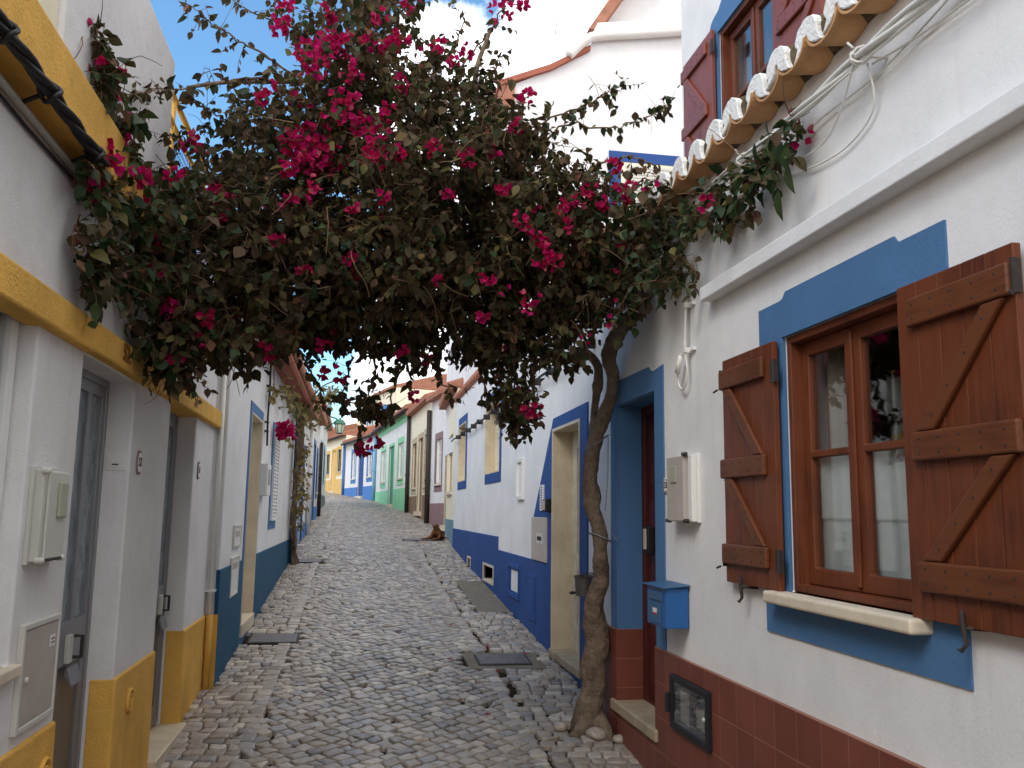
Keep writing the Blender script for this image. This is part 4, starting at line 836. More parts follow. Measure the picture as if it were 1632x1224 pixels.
# white cable bundle below the eave
cb=thing('overhead_cable',(1.68,2.9,3.3),'thick bundle of twisted white cables tied along the wall under the tiled eave','cable')
for k,(rr,ph,rad) in enumerate(((.013,0,.0105),(.014,2.1,.0095),(.014,4.2,.009),(.028,1,.0045))):
    b=MB(); pts=[]
    for s in range(120):
        u=.5+s*.0285; a=ph+s*(.17 if k<3 else .05); pts.append(FR.p(u,3.355+rr*math.sin(a)-.008*abs(math.sin((u-.56)*math.pi/1.0)),.085+rr*math.cos(a)))
    b.tube(pts,rad,7); b.build('strand',CABLE,cb,smooth=True)
for u in (2.62,3.56,1.6):
    b=MB(); pts=[]
    for q in range(22): a=q*.75; pts.append(FR.p(u+.018*math.sin(q*.9),3.355+.029*math.sin(a),.085+.029*math.cos(a)))
    b.tube(pts,.005,6); b.tube([FR.p(u,3.355,.085),FR.p(u-.03,3.34,.0)],.006,6); b.tube([FR.p(u,3.38,.11),FR.p(u+.02,3.41,.12)],.005,5); b.build('tie',CABLE,cb,smooth=True)
for pts in ([(2.64,3.34,.1),(2.8,3.24,.06),(3.0,3.19,.03),(3.3,3.23,.04),(3.56,3.34,.09)],[(2.62,3.33,.06),(2.66,3.18,.02),(2.9,3.12,.015),(3.3,3.19,.02),(3.52,3.33,.05)],[(2.1,3.36,.03),(2.6,3.30,.015),(3.0,3.31,.015),(3.35,3.28,.02)],[(.6,3.3,.02),(1.6,3.27,.02),(2.3,3.30,.02),(2.62,3.33,.04)]):
    MB().tube(curve([FR.p(*p) for p in pts]),.0042,6).build('loose_wire',CABLE,cb,smooth=True)
t=thing('coax_cable',FR.p(4.5,2.45,.02),'short looped white cable with a plug hanging on the wall above the meter cabinet','cable')
MB().tube(curve([FR.p(*p) for p in [(4.44,3.0,.03),(4.45,2.85,.03),(4.455,2.66,.035),(4.44,2.52,.03),(4.49,2.44,.03),(4.56,2.46,.03),(4.57,2.53,.035),(4.52,2.58,.04),(4.49,2.63,.04)]]),.007,7).build('lead',CABLE,t,smooth=True)
MB().tube([FR.p(4.50,2.62,.04),FR.p(4.55,2.53,.045)],.016,8).build('plug',WPLAST,t,smooth=True)
for z in (2.89,2.64): MB().box(FR,4.38,4.47,z-.008,z+.008,0,.02).box(FR,4.43,4.46,z-.014,z+.014,.0,.045).build('clip',WPLAST,t,bevel=.002)

# ------------------------------------------------------------ RIGHT: long house with deep blue base
R2=thing('deep_blue_base_house',(1.815,11,.4),'long white house with deep blue base and slanted blue door surround','house')
d2=(7.04,8.08,.5,2.54); w1=(14.9,16.0,2.28,3.30); w2=(11.25,12.55,2.28,3.26)
MB().slab(FR2,6.2,16.63,-.3,3.85,-.34,0,[d2,w1,w2,(11.6,12.5,.83,1.03),(13.95,14.3,.84,1.03)]).build('wall',WHITE,R2,bevel=.01)
shell(FR2,6.2,16.63,-.3,3.8,5,R2,d=-.34)
b=MB(); b.slab(FR2,6.2,11.27,-.3,1.285,-.01,.012,[(7.04,8.08,.5,2),(9.78,10.3,.87,1.11)]); b.slab(FR2,11.27,16.63,-.3,1.45,-.01,.0125,[(11.6,12.5,.83,1.03),(13.95,14.3,.84,1.03)]); b.build('dado',DBLUE,R2,bevel=.004)
MB().prism(FR2,[(8.96,1.2),(8.96,1.71),(8.06,2.64),(6.81,2.65),(6.81,1.2),(7.04,1.2),(7.04,2.54),(8.08,2.54),(8.08,1.2)],-.01,.0145).build('door_surround',DBLUE,R2,bevel=.003)
b=MB(); b.ring(FR2,7.04,8.08,.5,2.54,.028,-.26,.02,(.028,.028,.0,.028)); b.build('reveal_lining',MARBLE,R2,bevel=.003)
MB().box(FR2,6.98,8.12,.465,.535,-.3,.035).build('door_sill',STEPM,R2,bevel=.01)
b=MB(); b.slab(FR2,7.07,8.05,.535,2.51,-.24,-.17,[(7.25,7.87,.75,1.25),(7.25,7.87,1.4,2.35)]); dd2=b.build('door',ODOOR,R2,bevel=.005,label='weathered cream door with flaking paint')
MB().box(FR2,7.24,7.88,.74,1.26,-.22,-.19).box(FR2,7.36,7.76,.85,1.15,-.19,-.182).build('lower_panel',ODOOR,dd2,bevel=.004)
MB().box(FR2,7.24,7.88,1.39,2.36,-.21,-.20).build('pane',FROST,dd2)
b=MB()
for i in range(4): b.tube([FR2.p(7.32+i*.16,1.4,-.185),FR2.p(7.32+i*.16,2.35,-.185)],.008,6)
b.build('grille',ODOOR,dd2)
MB().tube([FR2.p(7.9,1.05,-.17),FR2.p(7.9,1.05,-.12),FR2.p(7.82,1.05,-.12)],.012,7).build('handle',IRON,dd2,smooth=True)
for (u0,u1,z0,z1),nb in ((w1,30),(w2,26)):
    b=MB(); b.slab(FR2,u0-.13 if u0>13 else u0-.10,u1,z0-.13,z1+.13,-.01,.012,[(u0,u1,z0,z1)]); b.build('window_surround',DBLUE,R2,bevel=.003)
    b=MB(); b.ring(FR2,u0,u1,z0,z1,.02,-.26,.016); b.build('reveal_lining',MARBLE,R2)
    b=MB()
    for i in range(nb): zz=z0+.02+(z1-z0-.04)*i/nb; b.box(FR2,u0+.02,u1-.02,zz,zz+(z1-z0-.04)/nb-.006,-.15,-.135)
    b.box(FR2,u0+.02,u1-.02,z0+.02,z1-.02,-.16,-.15); b.build('roller_shutter',CREAM,R2)
for (u0,u1) in ((11.6,12.5),(13.95,14.3)):
    MB().ring(FR2,u0-.03,u1+.03,.81 ,1.06,.03,-.2,.02).build('vent_lining',SILL,R2)
    MB().box(FR2,u0,u1,.83,1.04,-.22,-.2).build('vent_back',BROWN,R2)
MB().ring(FR2,9.68,10.40,.80,1.18,.05,.0,.03).build('hatch_frame',DBLUE,R2,bevel=.004)
MB().box(FR2,9.82,10.26,.88,1.10,-.05,-.02).build('hatch_glass',FROST,R2)
MB().box(FR2,8.8,9.18,.68,1.13,0,.028).build('painted_hatch',DBLUE,R2,bevel=.005)
MB().box(FR2,8.85,9.13,.74,1.07,.028,.034).build('hatch_panel',DBLUE,R2,bevel=.004)
t=thing('meter_box',FR2.p(8.6,1.29,0),'pale grey cabinet with dark slot, let into the slanted blue door surround','meter box')
MB().box(FR2,8.27,8.98,1.29,1.715,.0,.03).build('cover',METER,t,bevel=.006)
MB().box(FR2,8.42,8.70,1.46,1.56,.03,.034).build('label_plate',PLAST,t); MB().box(FR2,8.46,8.66,1.49,1.53,.034,.036).build('slot',INK,t)
t=thing('door_plaque',FR2.p(8.5,1.78,.02),'tall narrow white plaque on the slanted blue surround','plaque')
MB().box(FR2,8.42,8.57,1.78,2.03,.014,.03).build('plate',WPLAST,t,bevel=.003)
b=MB()
for i in range(9): b.box(FR2,8.46,8.53,1.80+i*.025,1.812+i*.025,.030,.0312)
b.build('lettering',INK,t)
t=thing('key_safe',FR2.p(8.2,1.77,.02),'black key safe on the edge of the cream lined doorway','key safe')
MB().box(FR2,8.1,8.26,1.77,1.89,.014,.07).build('body',BLACK,t,bevel=.01); MB().box(FR2,8.12,8.24,1.785,1.875,.07,.08).build('face',METER,t,bevel=.005)
t=thing('wall_frame',FR2.p(9.73,1.9,0),'narrow empty white frame fixed to the white wall left of the slanted surround','frame')
MB().ring(FR2,9.54,9.92,1.90,2.36,.045,0,.03).build('frame',WPLAST,t,bevel=.004); MB().box(FR2,9.58,9.88,1.94,2.32,0,.008).build('panel',WHITE_SHINY,t)
t=thing('overhead_cable',FR2.p(9,3.2,.06),'black cable on small insulators under the blue based house eave','cable')
b=MB(); b.tube([FR2.p(6.4+i*.25,3.08+.012*math.sin(i),.07) for i in range(42)],.014,6); b.build('strand',CABLEB,t)
for i in range(14): MB().box(FR2,6.6+i*.7,6.64+i*.7,3.05,3.12,0,.09).build('insulator',IRON,t)
MB().prism(Fr((1.815,6.2,0),(1,0,0),(0,1,0)),[(-.03,3.82),(-.03,3.88),(2.4,4.3),(5,3.9),(5,3.82)],0,10.43).build('roof',TERRA,R2)
b=MB()
for i in range(52): u=6.3+i*.2; b.tube([FR2.p(u,3.88,.05),FR2.p(u,4.3,-2.4)],.065,6)
b.build('roof_tiles',TERRA,R2,smooth=True)
# taller building whose gable end faces the camera
GB=thing('gabled_house',(3.5,12,3),'tall white gable end with tiled verge and blue framed window above the street roofs','house')
fg=Fr((0,12,0),(1,0,0),(0,-1,0))
MB().prism(fg,[(1.95,3.0),(9,3.0),(9,10.2),(5.0,9.4),(3.33,9.13),(3.2,8.66),(2.6,8.28),(1.95,7.95)],-8,0).build('wall',WHITE,GB)
for sgn in (0,): 
    b=MB(); pr=[(1.82,7.93),(2.6,8.26),(3.2,8.64),(3.2,8.72),(2.58,8.34),(1.82,8.01)]; b.prism(fg,pr,-8,.07); b.build('verge_tiles',TERRAR,GB)
MB().box(fg,1.84,2.06,7.62,7.96,-.2,.05).build('verge_corbel',TERRA,GB)
MB().tube(curve([fg.p(2.86,8.5,.09),fg.p(3.1,8.75,.09),fg.p(3.32,8.86,.09),fg.p(4.0,8.98,.09),fg.p(5.2,9.2,.09)]),.075,10).build('gutter_pipe',WPLAST,GB,smooth=True)
MB().prism(fg,[(3.34,9.12),(3.4,9.2),(4.6,11.2),(9,13),(9,9.5)],-8,-.6).build('upper_gable',WHITE,GB)
MB().prism(fg,[(3.25,9.15),(3.4,9.12),(4.35,10.6),(7,12.3),(7,12.5),(4.3,10.85)],-.8,-.2).build('upper_eave',TERRA,GB)
MB().slab(fg,3.50,5.1,6.2,7.1,-.02,.02,[(3.68,4.9,6.0,6.94)]).build('window_surround',DBLUE,GB)
MB().box(fg,3.68,4.9,6.2,6.94,-.02,.012).build('window_blind_box',CREAM,GB)
b=MB()
for i in range(14): b.box(fg,3.75,4.85,6.2+i*.05,6.24+i*.05,.012,.03)
b.build('roller_shutter',PLAST,GB)

# ------------------------------------------------------------ RIGHT: far houses
def FH(name,a,b_,label,zt,**k):
    f=fr_pts(a,b_,1); return far_house(name,f,0,f.L,k.pop('zb'),zt,label,**k)
FH('cream_cottage',(1.82,16.64),(2.0,20.32),'narrow cream house with grey blue base just past the deep blue base',4.1,zb=.6,wallm=CREAM,dado=GREYBLUE,dadoz=1.6,
  openings=[dict(kind='window',u=(.9,2.6),z=(2.15,3.33),b=0,m=STONEF),dict(kind='door',u=(3.0,3.55),z=(1.45,3.34),b=.08,bm=STONEF,m=PLAST)],roof=1)
FH('mauve_base_cottage',(2.03,20.4),(1.83,22.25),'small white house with mauve base and mauve arched window',4.5,zb=.9,dado=MAUVE,dadoz=1.95,openings=[dict(kind='window',u=(.55,1.25),z=(2.42,3.5),b=.12,bm=MAUVE)])
FH('brown_base_house',(1.82,22.3),(1.57,26.7),'beige stone trimmed house with brown marble base and tall dark windows',4.6,zb=1.0,wallm=CREAM,dado=BROWN,dadoz=2.18,
  openings=[dict(kind='window',u=(.25,1.15),z=(2.42,3.77),b=.12,bm=STONEF,m=BROWN),dict(kind='door',u=(1.55,2.45),z=(1.75,3.75),b=.14,bm=STONEF,m=BROWN),dict(kind='window',u=(2.95,3.85),z=(2.42,3.7),b=.12,bm=STONEF,m=BROWN)])
FH('mint_green_house',(1.57,26.75),(.74,35.35),'white house with mint green base, green door and green window frames',4.85,zb=1.3,dado=GREEN,dadoz=2.47,band=(4.55,4.84,GREEN),gutter=IRON,
  openings=[dict(kind='window',u=(1.5,2.6),z=(2.8,3.95),b=.14,bm=GREEN),dict(kind='door',u=(3.6,4.8),z=(1.98,3.98),b=.1,bm=GREEN,m=DGREEN),dict(kind='window',u=(5.8,7.1),z=(2.8,3.95),b=.14,bm=GREEN)])
FH('sky_blue_base_house',(.73,35.4),(-.55,41.24),'white house with sky blue base, blue door and two blue framed windows',4.78,zb=1.8,dado=SKYBLUE,dadoz=2.74,gutter=IRON,
  openings=[dict(kind='window',u=(.75,1.5),z=(3.12,4.1),b=.13,bm=SKYBLUE),dict(kind='door',u=(2.2,3.3),z=(2.35,4.36),b=0,m=DBLUE),dict(kind='window',u=(3.8,4.55),z=(3.12,4.26),b=.13,bm=SKYBLUE)],pitch=.3)
FH('ochre_base_house',(-.56,41.3),(-2.3,48.3),'pale yellow house with ochre base, arched door and dark grilles at the far end',5.2,zb=2.0,wallm=CREAM,dado=DADOYEL,dadoz=3.2,gutter=IRON,
  openings=[dict(kind='window',u=(.85,1.65),z=(3.55,4.6),b=.12,bm=DADOYEL,m=BLACK),dict(kind='door',u=(1.9,2.8),z=(2.65,4.6),b=.1,bm=DADOYEL,m=DADOYEL),dict(kind='window',u=(3.35,4.2),z=(3.5,4.5),b=.12,bm=DADOYEL,m=BLACK)],pitch=.3)
# corner strips and downpipes between the far houses
for (x,y,z0,z1,m_,lab) in ((.73,35.38,2.1,4.7,AQUA,'aqua corner strip and pipe between the green and sky blue houses'),(-.56,41.26,2.3,4.9,SKYBLUE,'bright blue downpipe between the sky blue and ochre based houses'),(1.56,26.72,1.6,4.6,IRON,'dark downpipe between the brown and mint green houses'),(1.82,22.28,1.3,4.3,IRON,'dark downpipe between the mauve and brown based houses')):
    t=thing('drainpipe',(x-.06,y,z0),lab,'drainpipe'); MB().tube([(x-.07,y,z0-.1),(x-.07,y,z1)],.06,8).build('pipe',m_,t,smooth=True)
    MB().wbox(x-.14,x,y-.06,y+.06,z0+1.2,z0+1.26).build('bracket',m_,t)
# two storey house rising behind the far row
fb=fr_pts((1.9,47),(-.2,56),1)
bh=far_house('tall_cream_house',fb,0,fb.L,2.5,8.3,'tall cream house with blue window frames and orange roof rising behind the far row',wallm=CREAM,openings=[dict(kind='window',u=(5.0,6.1),z=(5.9,7.3),b=.2,bm=SKYBLUE),dict(kind='window',u=(1.8,2.9),z=(5.9,7.3),b=.2,bm=SKYBLUE)],pitch=.3,depth=8)
fb2=fr_pts((-2.9,50.5),(-7,60),1)
far_house('end_of_street_house',fb2,0,fb2.L,2.0,5.6,'low white house closing the view round the bend',openings=[dict(kind='window',u=(3,4.2),z=(4,5),b=.1,bm=STONEF)])
# ------------------------------------------------------------ bougainvillea
BV=thing('bougainvillea_tree',(1.64,6.05,.3),'big bougainvillea with a twisted trunk, its dark crown and magenta bracts spanning the street','tree')
def bark_tube(b,pts,seg=12,fat=1):
    """pts (x,y,z,r) -> knobbly tube"""
    C_=curve([Vector(p[:3]) for p in pts],6); rr=[]
    for i in range(len(C_)):
        k=i/6; a=int(min(k,len(pts)-2)); f_=k-a; rr.append((pts[a][3]*(1-f_)+pts[a+1][3]*f_)*fat)
    b.tube(C_,rr,seg)
def limb_obj(name,lst,remesh=.011,disp=.02,parent=BV):
    b=MB()
    for l in lst: bark_tube(b,l,12,.95)
    o=b.build(name,BARK,parent,smooth=True)
    m=o.modifiers.new('remesh','REMESH'); m.mode='VOXEL'; m.voxel_size=remesh; m.use_smooth_shade=True
    s=o.modifiers.new('smooth','SMOOTH'); s.factor=.5; s.iterations=4
    for nm,sz,st in (('knots',.11,disp*1.5),('furrows',.03,disp*.45)):
        tx=bpy.data.textures.new(name+nm,'CLOUDS'); tx.noise_scale=sz; tx.noise_depth=2
        d=o.modifiers.new(nm,'DISPLACE'); d.texture=tx; d.strength=st; d.mid_level=.5; d.texture_coords='LOCAL'
    return o
tk=[tuple(p) for p in LIMBS['main']]
root=[(1.64,6.03,.42,.09),(1.52,5.9,.34,.05),(1.42,5.85,.26,.03)]; root2=[(1.64,6.05,.42,.09),(1.68,5.85,.33,.05),(1.66,5.72,.26,.03)]
limb_obj('trunk',[tk,[tuple(p) for p in LIMBS['second']],root,root2])
b=MB()
for k in ('limb1','limb2','limb3','limb4','limb5','limb6','limb7'): bark_tube(b,LIMBS[k],8)
b.build('limb',BARK,BV,smooth=True)
import array
class Leaves:
    def __init__(s): s.v=[];s.f=[]
    def leaf(s,p,d,n_,L,W,fold=.25,curl=.3):
        """heart shaped leaf: base p, direction d, normal n_"""
        d=d.normalized(); sd=d.cross(n_)
        if sd.length<1e-4: sd=d.orthogonal()
        sd.normalize(); n_=sd.cross(d)
        b=len(s.v)
        prof=((0,0),(.18,.34),(.42,.5),(.7,.34),(1,0))
        for t,w_ in prof:
            c=p+d*(L*t)-n_*(curl*L*t*t)
            if w_==0: s.v.append(c)
            else:
                s.v.append(c+sd*(W*w_)+n_*(fold*W*w_)); s.v.append(c-n_*0); s.v.append(c-sd*(W*w_)+n_*(fold*W*w_))
        # order: 0 | 1 2 3 | 4 5 6 | 7 8 9 | 10
        F=[(0,2,1),(0,3,2),(1,2,5,4),(2,3,6,5),(4,5,8,7),(5,6,9,8),(7,8,10),(8,9,10)]
        s.f+=[tuple(b+i for i in q) for q in F]
    def build(s,name,m_,parent,**k):
        o0=ORG[parent.name]; me=bpy.data.meshes.new(name); me.from_pydata([tuple(v-o0) for v in s.v],[],s.f); me.materials.append(m_)
        for p in me.polygons: p.use_smooth=True
        o=bpy.data.objects.new(name,me); COL.objects.link(o); o.parent=parent; ORG[o.name]=o0; return tag(o,**k)
rg=random.Random(21)
def rv(s=1): return Vector((rg.gauss(0,s),rg.gauss(0,s),rg.gauss(0,s)))
def inside(p):
    if p.z<3.9 and p.x<-1.07: return False
    if p.z<3.7 and p.x>1.72: return False
    if 3.46<p.z<3.75 and p.x>1.56 and p.y<4.5: return False
    return True
lv=Leaves(); lg=Leaves(); tw=MB()
def twig_with_leaves(st,dr0,Ln,L0,green,dens=.024,twr=.0022,dead=False,size=1):
    pts=[st]; d=dr0.normalized(); p=st.copy(); n=max(3,int(Ln/.035))
    for i in range(n):
        d=(d+rv(.16)+Vector((0,0,-.035))).normalized(); p=p+d*(Ln/n); pts.append(p.copy())
    pts=[q for q in pts if inside(q)]
    if len(pts)<2: return
    tw.tube(pts,[twr*(1-.6*i/len(pts)) for i in range(len(pts))],3,False)
    if dead: return
    L=0
    for a,b2 in zip(pts,pts[1:]):
        seg=(b2-a).length; k=max(1,int(round(seg/dens)))
        for j in range(k):
            if rg.random()<.12: continue
            q=a+(b2-a)*((j+rg.random())/k); dd=(b2-a).normalized()
            side=(dd.cross(rv())).normalized()
            dirv=(side*.9+dd*.45+Vector((0,0,-.55))+rv(.25)).normalized()
            ls=L0*rg.choice((.55,.75,.9,1,1,1.15,1.4))*rg.uniform(.9,1.1)*size
            if not inside(q+dirv*ls): continue
            (lg if rg.random()<green else lv).leaf(q,dirv,(Vector((0,0,1))+rv(.55)).normalized(),ls,ls*rg.uniform(.62,.82),rg.uniform(.05,.4),rg.uniform(.05,.55))
for bi,(x,y,z,rx,ry,rz) in enumerate(BLOBS):
    c=Vector((x,y,z)); vol=rx*ry*rz
    rx,ry,rz=rx*.98,ry,rz*.98; n=int(34+4200*vol); green=.55 if (x>.95 and z<3.6 and y<5.0) or (x<-.9) else .14
    for k in range(n):
        while True:
            u=Vector((rg.uniform(-1,1),rg.uniform(-1,1),rg.uniform(-1,1)))
            if u.length<=1: break
        u=u*(.85+.15*rg.random())
        st=c+Vector((u.x*rx,u.y*ry,u.z*rz))
        if noise.noise(st*2.6+Vector((3,1,7)))<-.2 and z>3.3: continue
        if st.x<-1.05 and st.z<3.9: st.x=-1.04+rg.uniform(0,.05)
        if st.x>1.70 and st.z<3.35: st.x=1.68-rg.uniform(0,.05)
        if not inside(st): continue
        dr=Vector((u.x,u.y,u.z*.6))*.8+rv(.6)+Vector((0,0,-.1))
        twig_with_leaves(st,dr,rg.uniform(.06,.16),.053,green,dens=.022,dead=rg.random()<.07)
    for k in range(int(n*.05)):   # bare dry twigs through the crown
        u=rv(.5); st=c+Vector((u.x*rx,u.y*ry,u.z*rz))
        if inside(st): twig_with_leaves(st,rv(1)+u,rg.uniform(.12,.32),.05,0,dead=True,twr=.003)
for sp in SPRAYS:
    C_=curve(sp,8); L=sum((b2-a).length for a,b2 in zip(C_,C_[1:]))
    C_=[p+rv(.008) for p in C_]
    tw.tube(C_,[.008*(1-.75*i/len(C_)) for i in range(len(C_))],5,False)
    gr=.5 if sp[-1][0]>1.3 else .1
    for a,b2 in zip(C_,C_[1:]):
        k=max(1,int((b2-a).length/.03))
        for j in range(k):
            q=a+(b2-a)*rg.random(); dd=(b2-a).normalized()
            if rg.random()<.45: twig_with_leaves(q,dd*.6+rv(.7),rg.uniform(.05,.16),.05,gr,dens=.028)
            dirv=(dd.cross(rv()).normalized()+dd*.3+Vector((0,0,-.7))).normalized(); ls=.052*rg.uniform(.6,1.2)
            if inside(q+dirv*ls): (lg if rg.random()<gr else lv).leaf(q,dirv,(Vector((0,0,1))+rv(.6)).normalized(),ls,ls*.7,rg.uniform(.05,.4),rg.uniform(.1,.6))
            if rg.random()<.10 and sp[-1][2]>3.6: twig_with_leaves(q,rv(1)+Vector((0,0,.4)),rg.uniform(.1,.22),.05,0,dead=True,twr=.0018)
# big single leaves by the cables on the right wall
for (u,z,d,s) in ((3.2,3.30,.13,.10),(3.12,3.26,.14,.11),(3.26,3.2,.12,.12),(3.1,3.15,.12,.13),(3.2,3.08,.11,.13),(3.3,3.32,.16,.08),(3.05,3.2,.15,.1),(3.16,3.36,.17,.09),(3.75,3.18,.1,.09),(3.7,3.1,.1,.09),(3.62,3.14,.12,.08),(3.68,3.22,.1,.08)):
    lg.leaf(FR.p(u,z,d),Vector((0,rg.uniform(-.5,.5),-1)),(FR.N+rv(.25)),s,s*.62,.15,.2)
lv.build('leaves',LEAF,BV); lg.build('green_leaves',LEAFG,BV); tw.build('twigs',TWIG,BV,recalc=False)
fl=Leaves()
def bract_cluster(c,r,n,L=.033):
    for i in range(n):
        u=rv(.55); 
        if u.length>1.3: u=u.normalized()*1.3
        q=c+u*r; ax=(u.normalized()+rv(.5)+Vector((0,-.5,-.1))).normalized(); a=ax.orthogonal().normalized(); bb2=ax.cross(a); ph=rg.random()*6
        for k in range(3):
            t=ph+k*2.094; d=a*math.cos(t)+bb2*math.sin(t)
            fl.leaf(q,(d*.85+ax*.55),(ax-d*.5),L*rg.uniform(.85,1.2),L*rg.uniform(.85,1.05),.3,-.25)
for x,y,z,r in FLOWERS:
    c=Vector((x,y,z)); n=max(4,int(6+(r/.036)**2*2.0)); bract_cluster(c,r*.85,n)
for k in range(130):   # stray bracts all through the crown
    x,y,z,rx,ry,rz=rg.choice(BLOBS); u=rv(.5); c=Vector((x+u.x*rx,y+u.y*ry,z+u.z*rz))
    if inside(c): bract_cluster(c,.03,rg.randint(1,4),.03)
fl.build('bracts',BRACT,BV)
# twine on the trunk
def loop(cx,cy,cz,r,tilt,n=20): return [Vector((cx+r*math.cos(a),cy+r*math.sin(a),cz+tilt*math.cos(a))) for a in [i*6.4/n for i in range(n+1)]]
for A in ((loop(1.63,5.9,2.25,.082,.05),.004),(loop(1.645,5.86,1.60,.078,-.03),.005),(curve([(1.70,5.86,2.28),(1.69,5.84,2.0),(1.66,5.8,1.78)]),.003)): MB().tube(A[0],A[1],5).build('twine',TWINE,BV,smooth=True)
b=MB(); b.tube(curve([(1.72,5.82,1.62),(1.73,5.75,1.58),(1.71,5.74,1.6)]),.004,5); b.build('twine',TWINE,BV,smooth=True)
t=thing('tin_pot',(1.55,6.02,1.17),'small dull tin pot tied behind the trunk, in front of the cream doorway','pot')
MB().lathe((1.56,6.0,1.2),[(.05,0),(.058,.12),(.064,.125),(.064,.135),(.052,.135),(.045,.02)],20).build('body',POT,t,smooth=False)
MB().tube(loop(1.58,5.97,1.345,.06,.01),.004,5).build('wire_rim',IRON,t)
# stones around the trunk foot
for i,(x,y,s,lab) in enumerate(((1.60,5.80,.07,'rounded pale stone lying against the trunk foot'),(1.40,5.98,.05,'small rough stone left of the trunk foot'),(1.73,5.72,.045,'small stone wedged between trunk and tiled wall'))):
    bm_=bmesh.new(); bmesh.ops.create_icosphere(bm_,subdivisions=3,radius=s)
    for v in bm_.verts: v.co*=1+.22*noise.noise(v.co*14+Vector((i*5,0,0))); v.co.z*=.6; v.co+=Vector((x,y,g(y)+s*.4))
    b=MB(); b.b.free(); b.b=bm_; o=b.build('loose_stone',STONE,smooth=True,label=lab,cat='stone')

# ------------------------------------------------------------ dry vine on the left wall
VN=thing('climbing_vine',(-.93,14.2,.9),'dry yellow green vine climbing the left wall where the teal house ends','vine')
b=MB()
for k in range(4):
    b.tube(curve([(-.93+.03*k,14.25+.05*k,.9),(-.95+.04*math.sin(k*2),14.2+.06*math.cos(k*3),1.4),(-.93-.03*math.sin(k),14.1,2.0),(-.94+.02*k,14.2+.1*k,2.7),(-.9,14.0+.2*k,3.3)],8),[.028-.004*k]*33,7)
for pts in ([(-.9,14,3.1),(-.85,12.5,3.3),(-.88,11,3.15),(-.92,9.8,3.05)],[(-.9,14,3.3),(-.6,13.6,3.6),(-.4,13.5,3.7)],[(-.88,14,2.6),(-.85,13.0,2.75),(-.86,11.3,2.68)]): b.tube(curve(pts,8),.012,6)
b.build('stems',BARK,VN,smooth=True)
vl=Leaves(); tw=MB(); lv,lg=vl,vl
_in=inside; inside=lambda p: p.x>-.99
def vine_zone(cx,cy,cz,rx,ry,rz,n,ls):
    for k in range(n):
        u=rv(.5); st=Vector((cx+u.x*rx,cy+u.y*ry,cz+u.z*rz))
        if st.x<-.98: st.x=-.97
        twig_with_leaves(st,rv(1)+Vector((.3,-.3,-.2)),rg.uniform(.08,.2),ls,0,dens=.035,twr=.003)
vine_zone(-.88,14.1,2.2,.1,.3,.75,105,.065); vine_zone(-.86,14.0,3.25,.2,.5,.3,80,.07); vine_zone(-.55,13.8,3.55,.28,.4,.18,60,.07); vine_zone(-.9,12.0,3.2,.08,1.6,.1,34,.07); vine_zone(-.93,9.9,3.05,.06,.5,.1,16,.06); vine_zone(-.9,11.2,2.72,.06,.4,.08,10,.07)
inside=_in
vl.build('leaves',LEAFDRY,VN); tw.build('twigs',TWIG,VN,recalc=False)
fl=Leaves(); bract_cluster(Vector((-.86,10.75,2.68)),.085,46,.055); fl.build('bracts',BRACT,VN)

# ------------------------------------------------------------ fallen petals
pr=random.Random(5)
for (x,y) in ((1.25,8.3),(1.56,8.05),(1.22,7.45),(.95,6.3),(.85,7.9),(1.18,10.9),(1.27,10.7),(.95,14.0),(.98,13.8),(1.02,9.4),(.2,5.3),(-.2,6.9)):
    fl=Leaves(); z=g(y)+.012; ph=pr.random()*6
    for k in range(3):
        a=ph+k*2.1; fl.leaf(Vector((x,y,z)),Vector((math.cos(a),math.sin(a),.35)),Vector((0,0,1)),.03,.03,.3,.1)
    me=bpy.data.meshes.new('fallen_blossom'); me.from_pydata([tuple(v-Vector((x,y,z))) for v in fl.v],[],fl.f); me.materials.append(BRACT)
    o=bpy.data.objects.new('fallen_blossom',me); COL.objects.link(o); o.location=(x,y,z); tag(o,'small magenta blossom fallen on the cobbles','blossom','fallen blossoms on the street')

# ------------------------------------------------------------ dog
DX,DY=1.62,17.95; DZ=g(17.95)+.01
dog=thing('dog',(DX,DY,DZ),'ginger brown dog lying by the wall with head raised and front legs stretched out','dog')
me=bpy.data.meshes.new('body')
J=[ # x(right),y(back),z,rx,ry
(.02,.42,.13,.11,.12),(.02,.25,.15,.12,.13),(0,.10,.17,.115,.14),(0,-.02,.22,.095,.12),(-.01,-.08,.31,.065,.075),(-.02,-.11,.37,.066,.07),(-.03,-.17,.375,.05,.052),(-.045,-.24,.35,.030,.028),(-.05,-.275,.345,.020,.020),
(-.10,-.04,.14,.05,.05),(-.16,-.10,.045,.035,.035),(-.27,-.20,.03,.026,.024),(-.36,-.26,.025,.030,.02),
(.09,-.05,.14,.05,.05),(.09,-.13,.05,.036,.036),(.0,-.27,.03,.026,.024),(-.06,-.33,.022,.03,.02),
(.11,.36,.10,.085,.09),(.15,.18,.06,.055,.055),(.13,.34,.03,.03,.03),(.13,.2,.022,.028,.02),
(-.10,.34,.09,.08,.085),(-.2,.2,.05,.05,.05),(-.26,.06,.03,.03,.028),(-.3,-.03,.022,.028,.02),
(.05,.54,.08,.035,.035),(.15,.66,.04,.022,.022),(.26,.68,.025,.012,.012)]
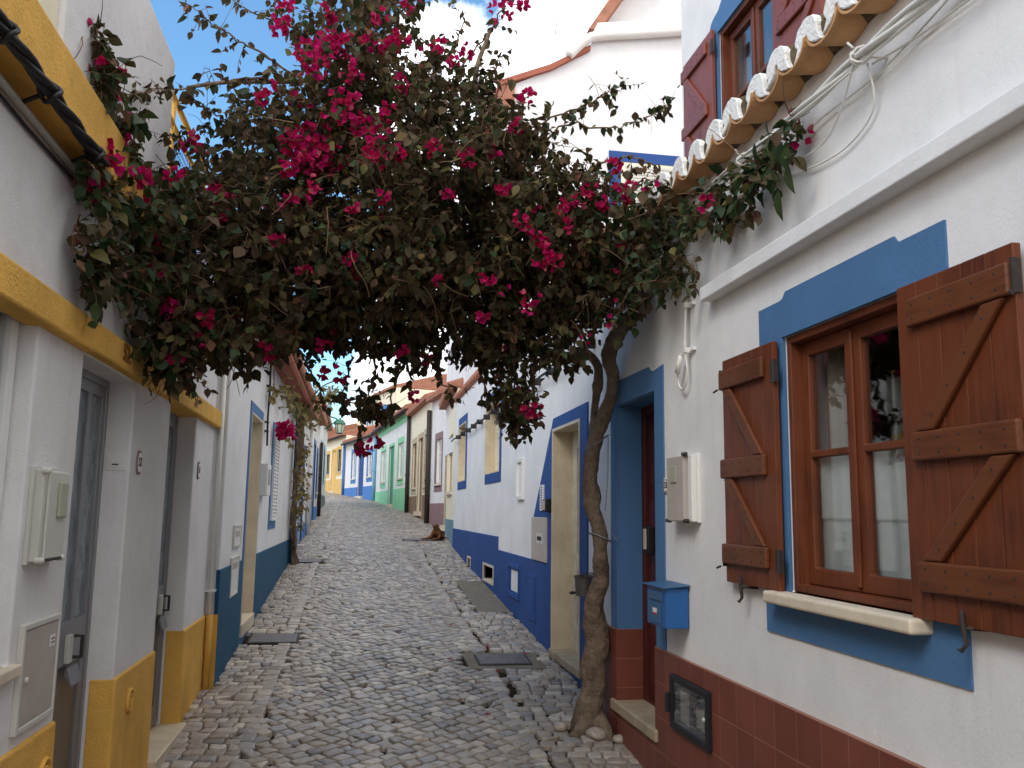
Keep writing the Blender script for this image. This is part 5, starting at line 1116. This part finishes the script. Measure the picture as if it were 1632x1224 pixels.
E_=[(0,1),(1,2),(2,3),(3,4),(4,5),(5,6),(6,7),(7,8),(3,9),(9,10),(10,11),(11,12),(3,13),(13,14),(14,15),(15,16),(0,17),(17,18),(18,19),(19,20),(0,21),(21,22),(22,23),(23,24),(0,25),(25,26),(26,27)]
me.from_pydata([(j[0],j[1],j[2]) for j in J],E_,[]); me.materials.append(FUR)
o=bpy.data.objects.new('body',me); COL.objects.link(o); o.parent=dog; ORG[o.name]=dog.location
sk=o.modifiers.new('skin','SKIN'); sk.use_smooth_shade=True
for v,j in zip(me.skin_vertices[0].data,J): v.radius=(j[3],j[4])
me.skin_vertices[0].data[2].use_root=True
sb=o.modifiers.new('sub','SUBSURF'); sb.levels=2; sb.render_levels=2
def ell(name,c,r,m_,parent=o):
    bm_=bmesh.new(); bmesh.ops.create_uvsphere(bm_,u_segments=14,v_segments=9,radius=1)
    for v in bm_.verts: v.co=Vector((v.co.x*r[0]+c[0],v.co.y*r[1]+c[1],v.co.z*r[2]+c[2]))
    m2=bpy.data.meshes.new(name); bm_.to_mesh(m2); bm_.free(); m2.materials.append(m_)
    for p in m2.polygons: p.use_smooth=True
    q=bpy.data.objects.new(name,m2); COL.objects.link(q); q.parent=parent; return q
ell('nose',(-.054,-.297,.352),(.014,.01,.011),BLACK)
for s in (-1,1):
    ell('eye',(-.034+s*.030,-.205,.398),(.008,.007,.008),BLACK)
    bm_=bmesh.new()
    P0=[(s*.035,0,.035),(s*.07,.01,.03),(s*.085,.0,-.02),(s*.075,-.015,-.055),(s*.055,-.02,-.03),(s*.045,-.012,.0)]
    a=[bm_.verts.new((x-.02,y-.11,z+.39)) for x,y,z in P0]; c=[bm_.verts.new((x-.02,y-.098,z+.39)) for x,y,z in P0]
    bm_.faces.new(a); bm_.faces.new(c[::-1])
    for k in range(6): bm_.faces.new([a[k],c[k],c[(k+1)%6],a[(k+1)%6]])
    m2=bpy.data.meshes.new('ear'); bm_.to_mesh(m2); bm_.free(); m2.materials.append(FURD)
    q=bpy.data.objects.new('ear',m2); COL.objects.link(q); q.parent=o
    md=q.modifiers.new('sub','SUBSURF'); md.levels=2; md.render_levels=2
dog.rotation_euler=(0,0,R(-12)); dog.scale=(.78,.78,.74)
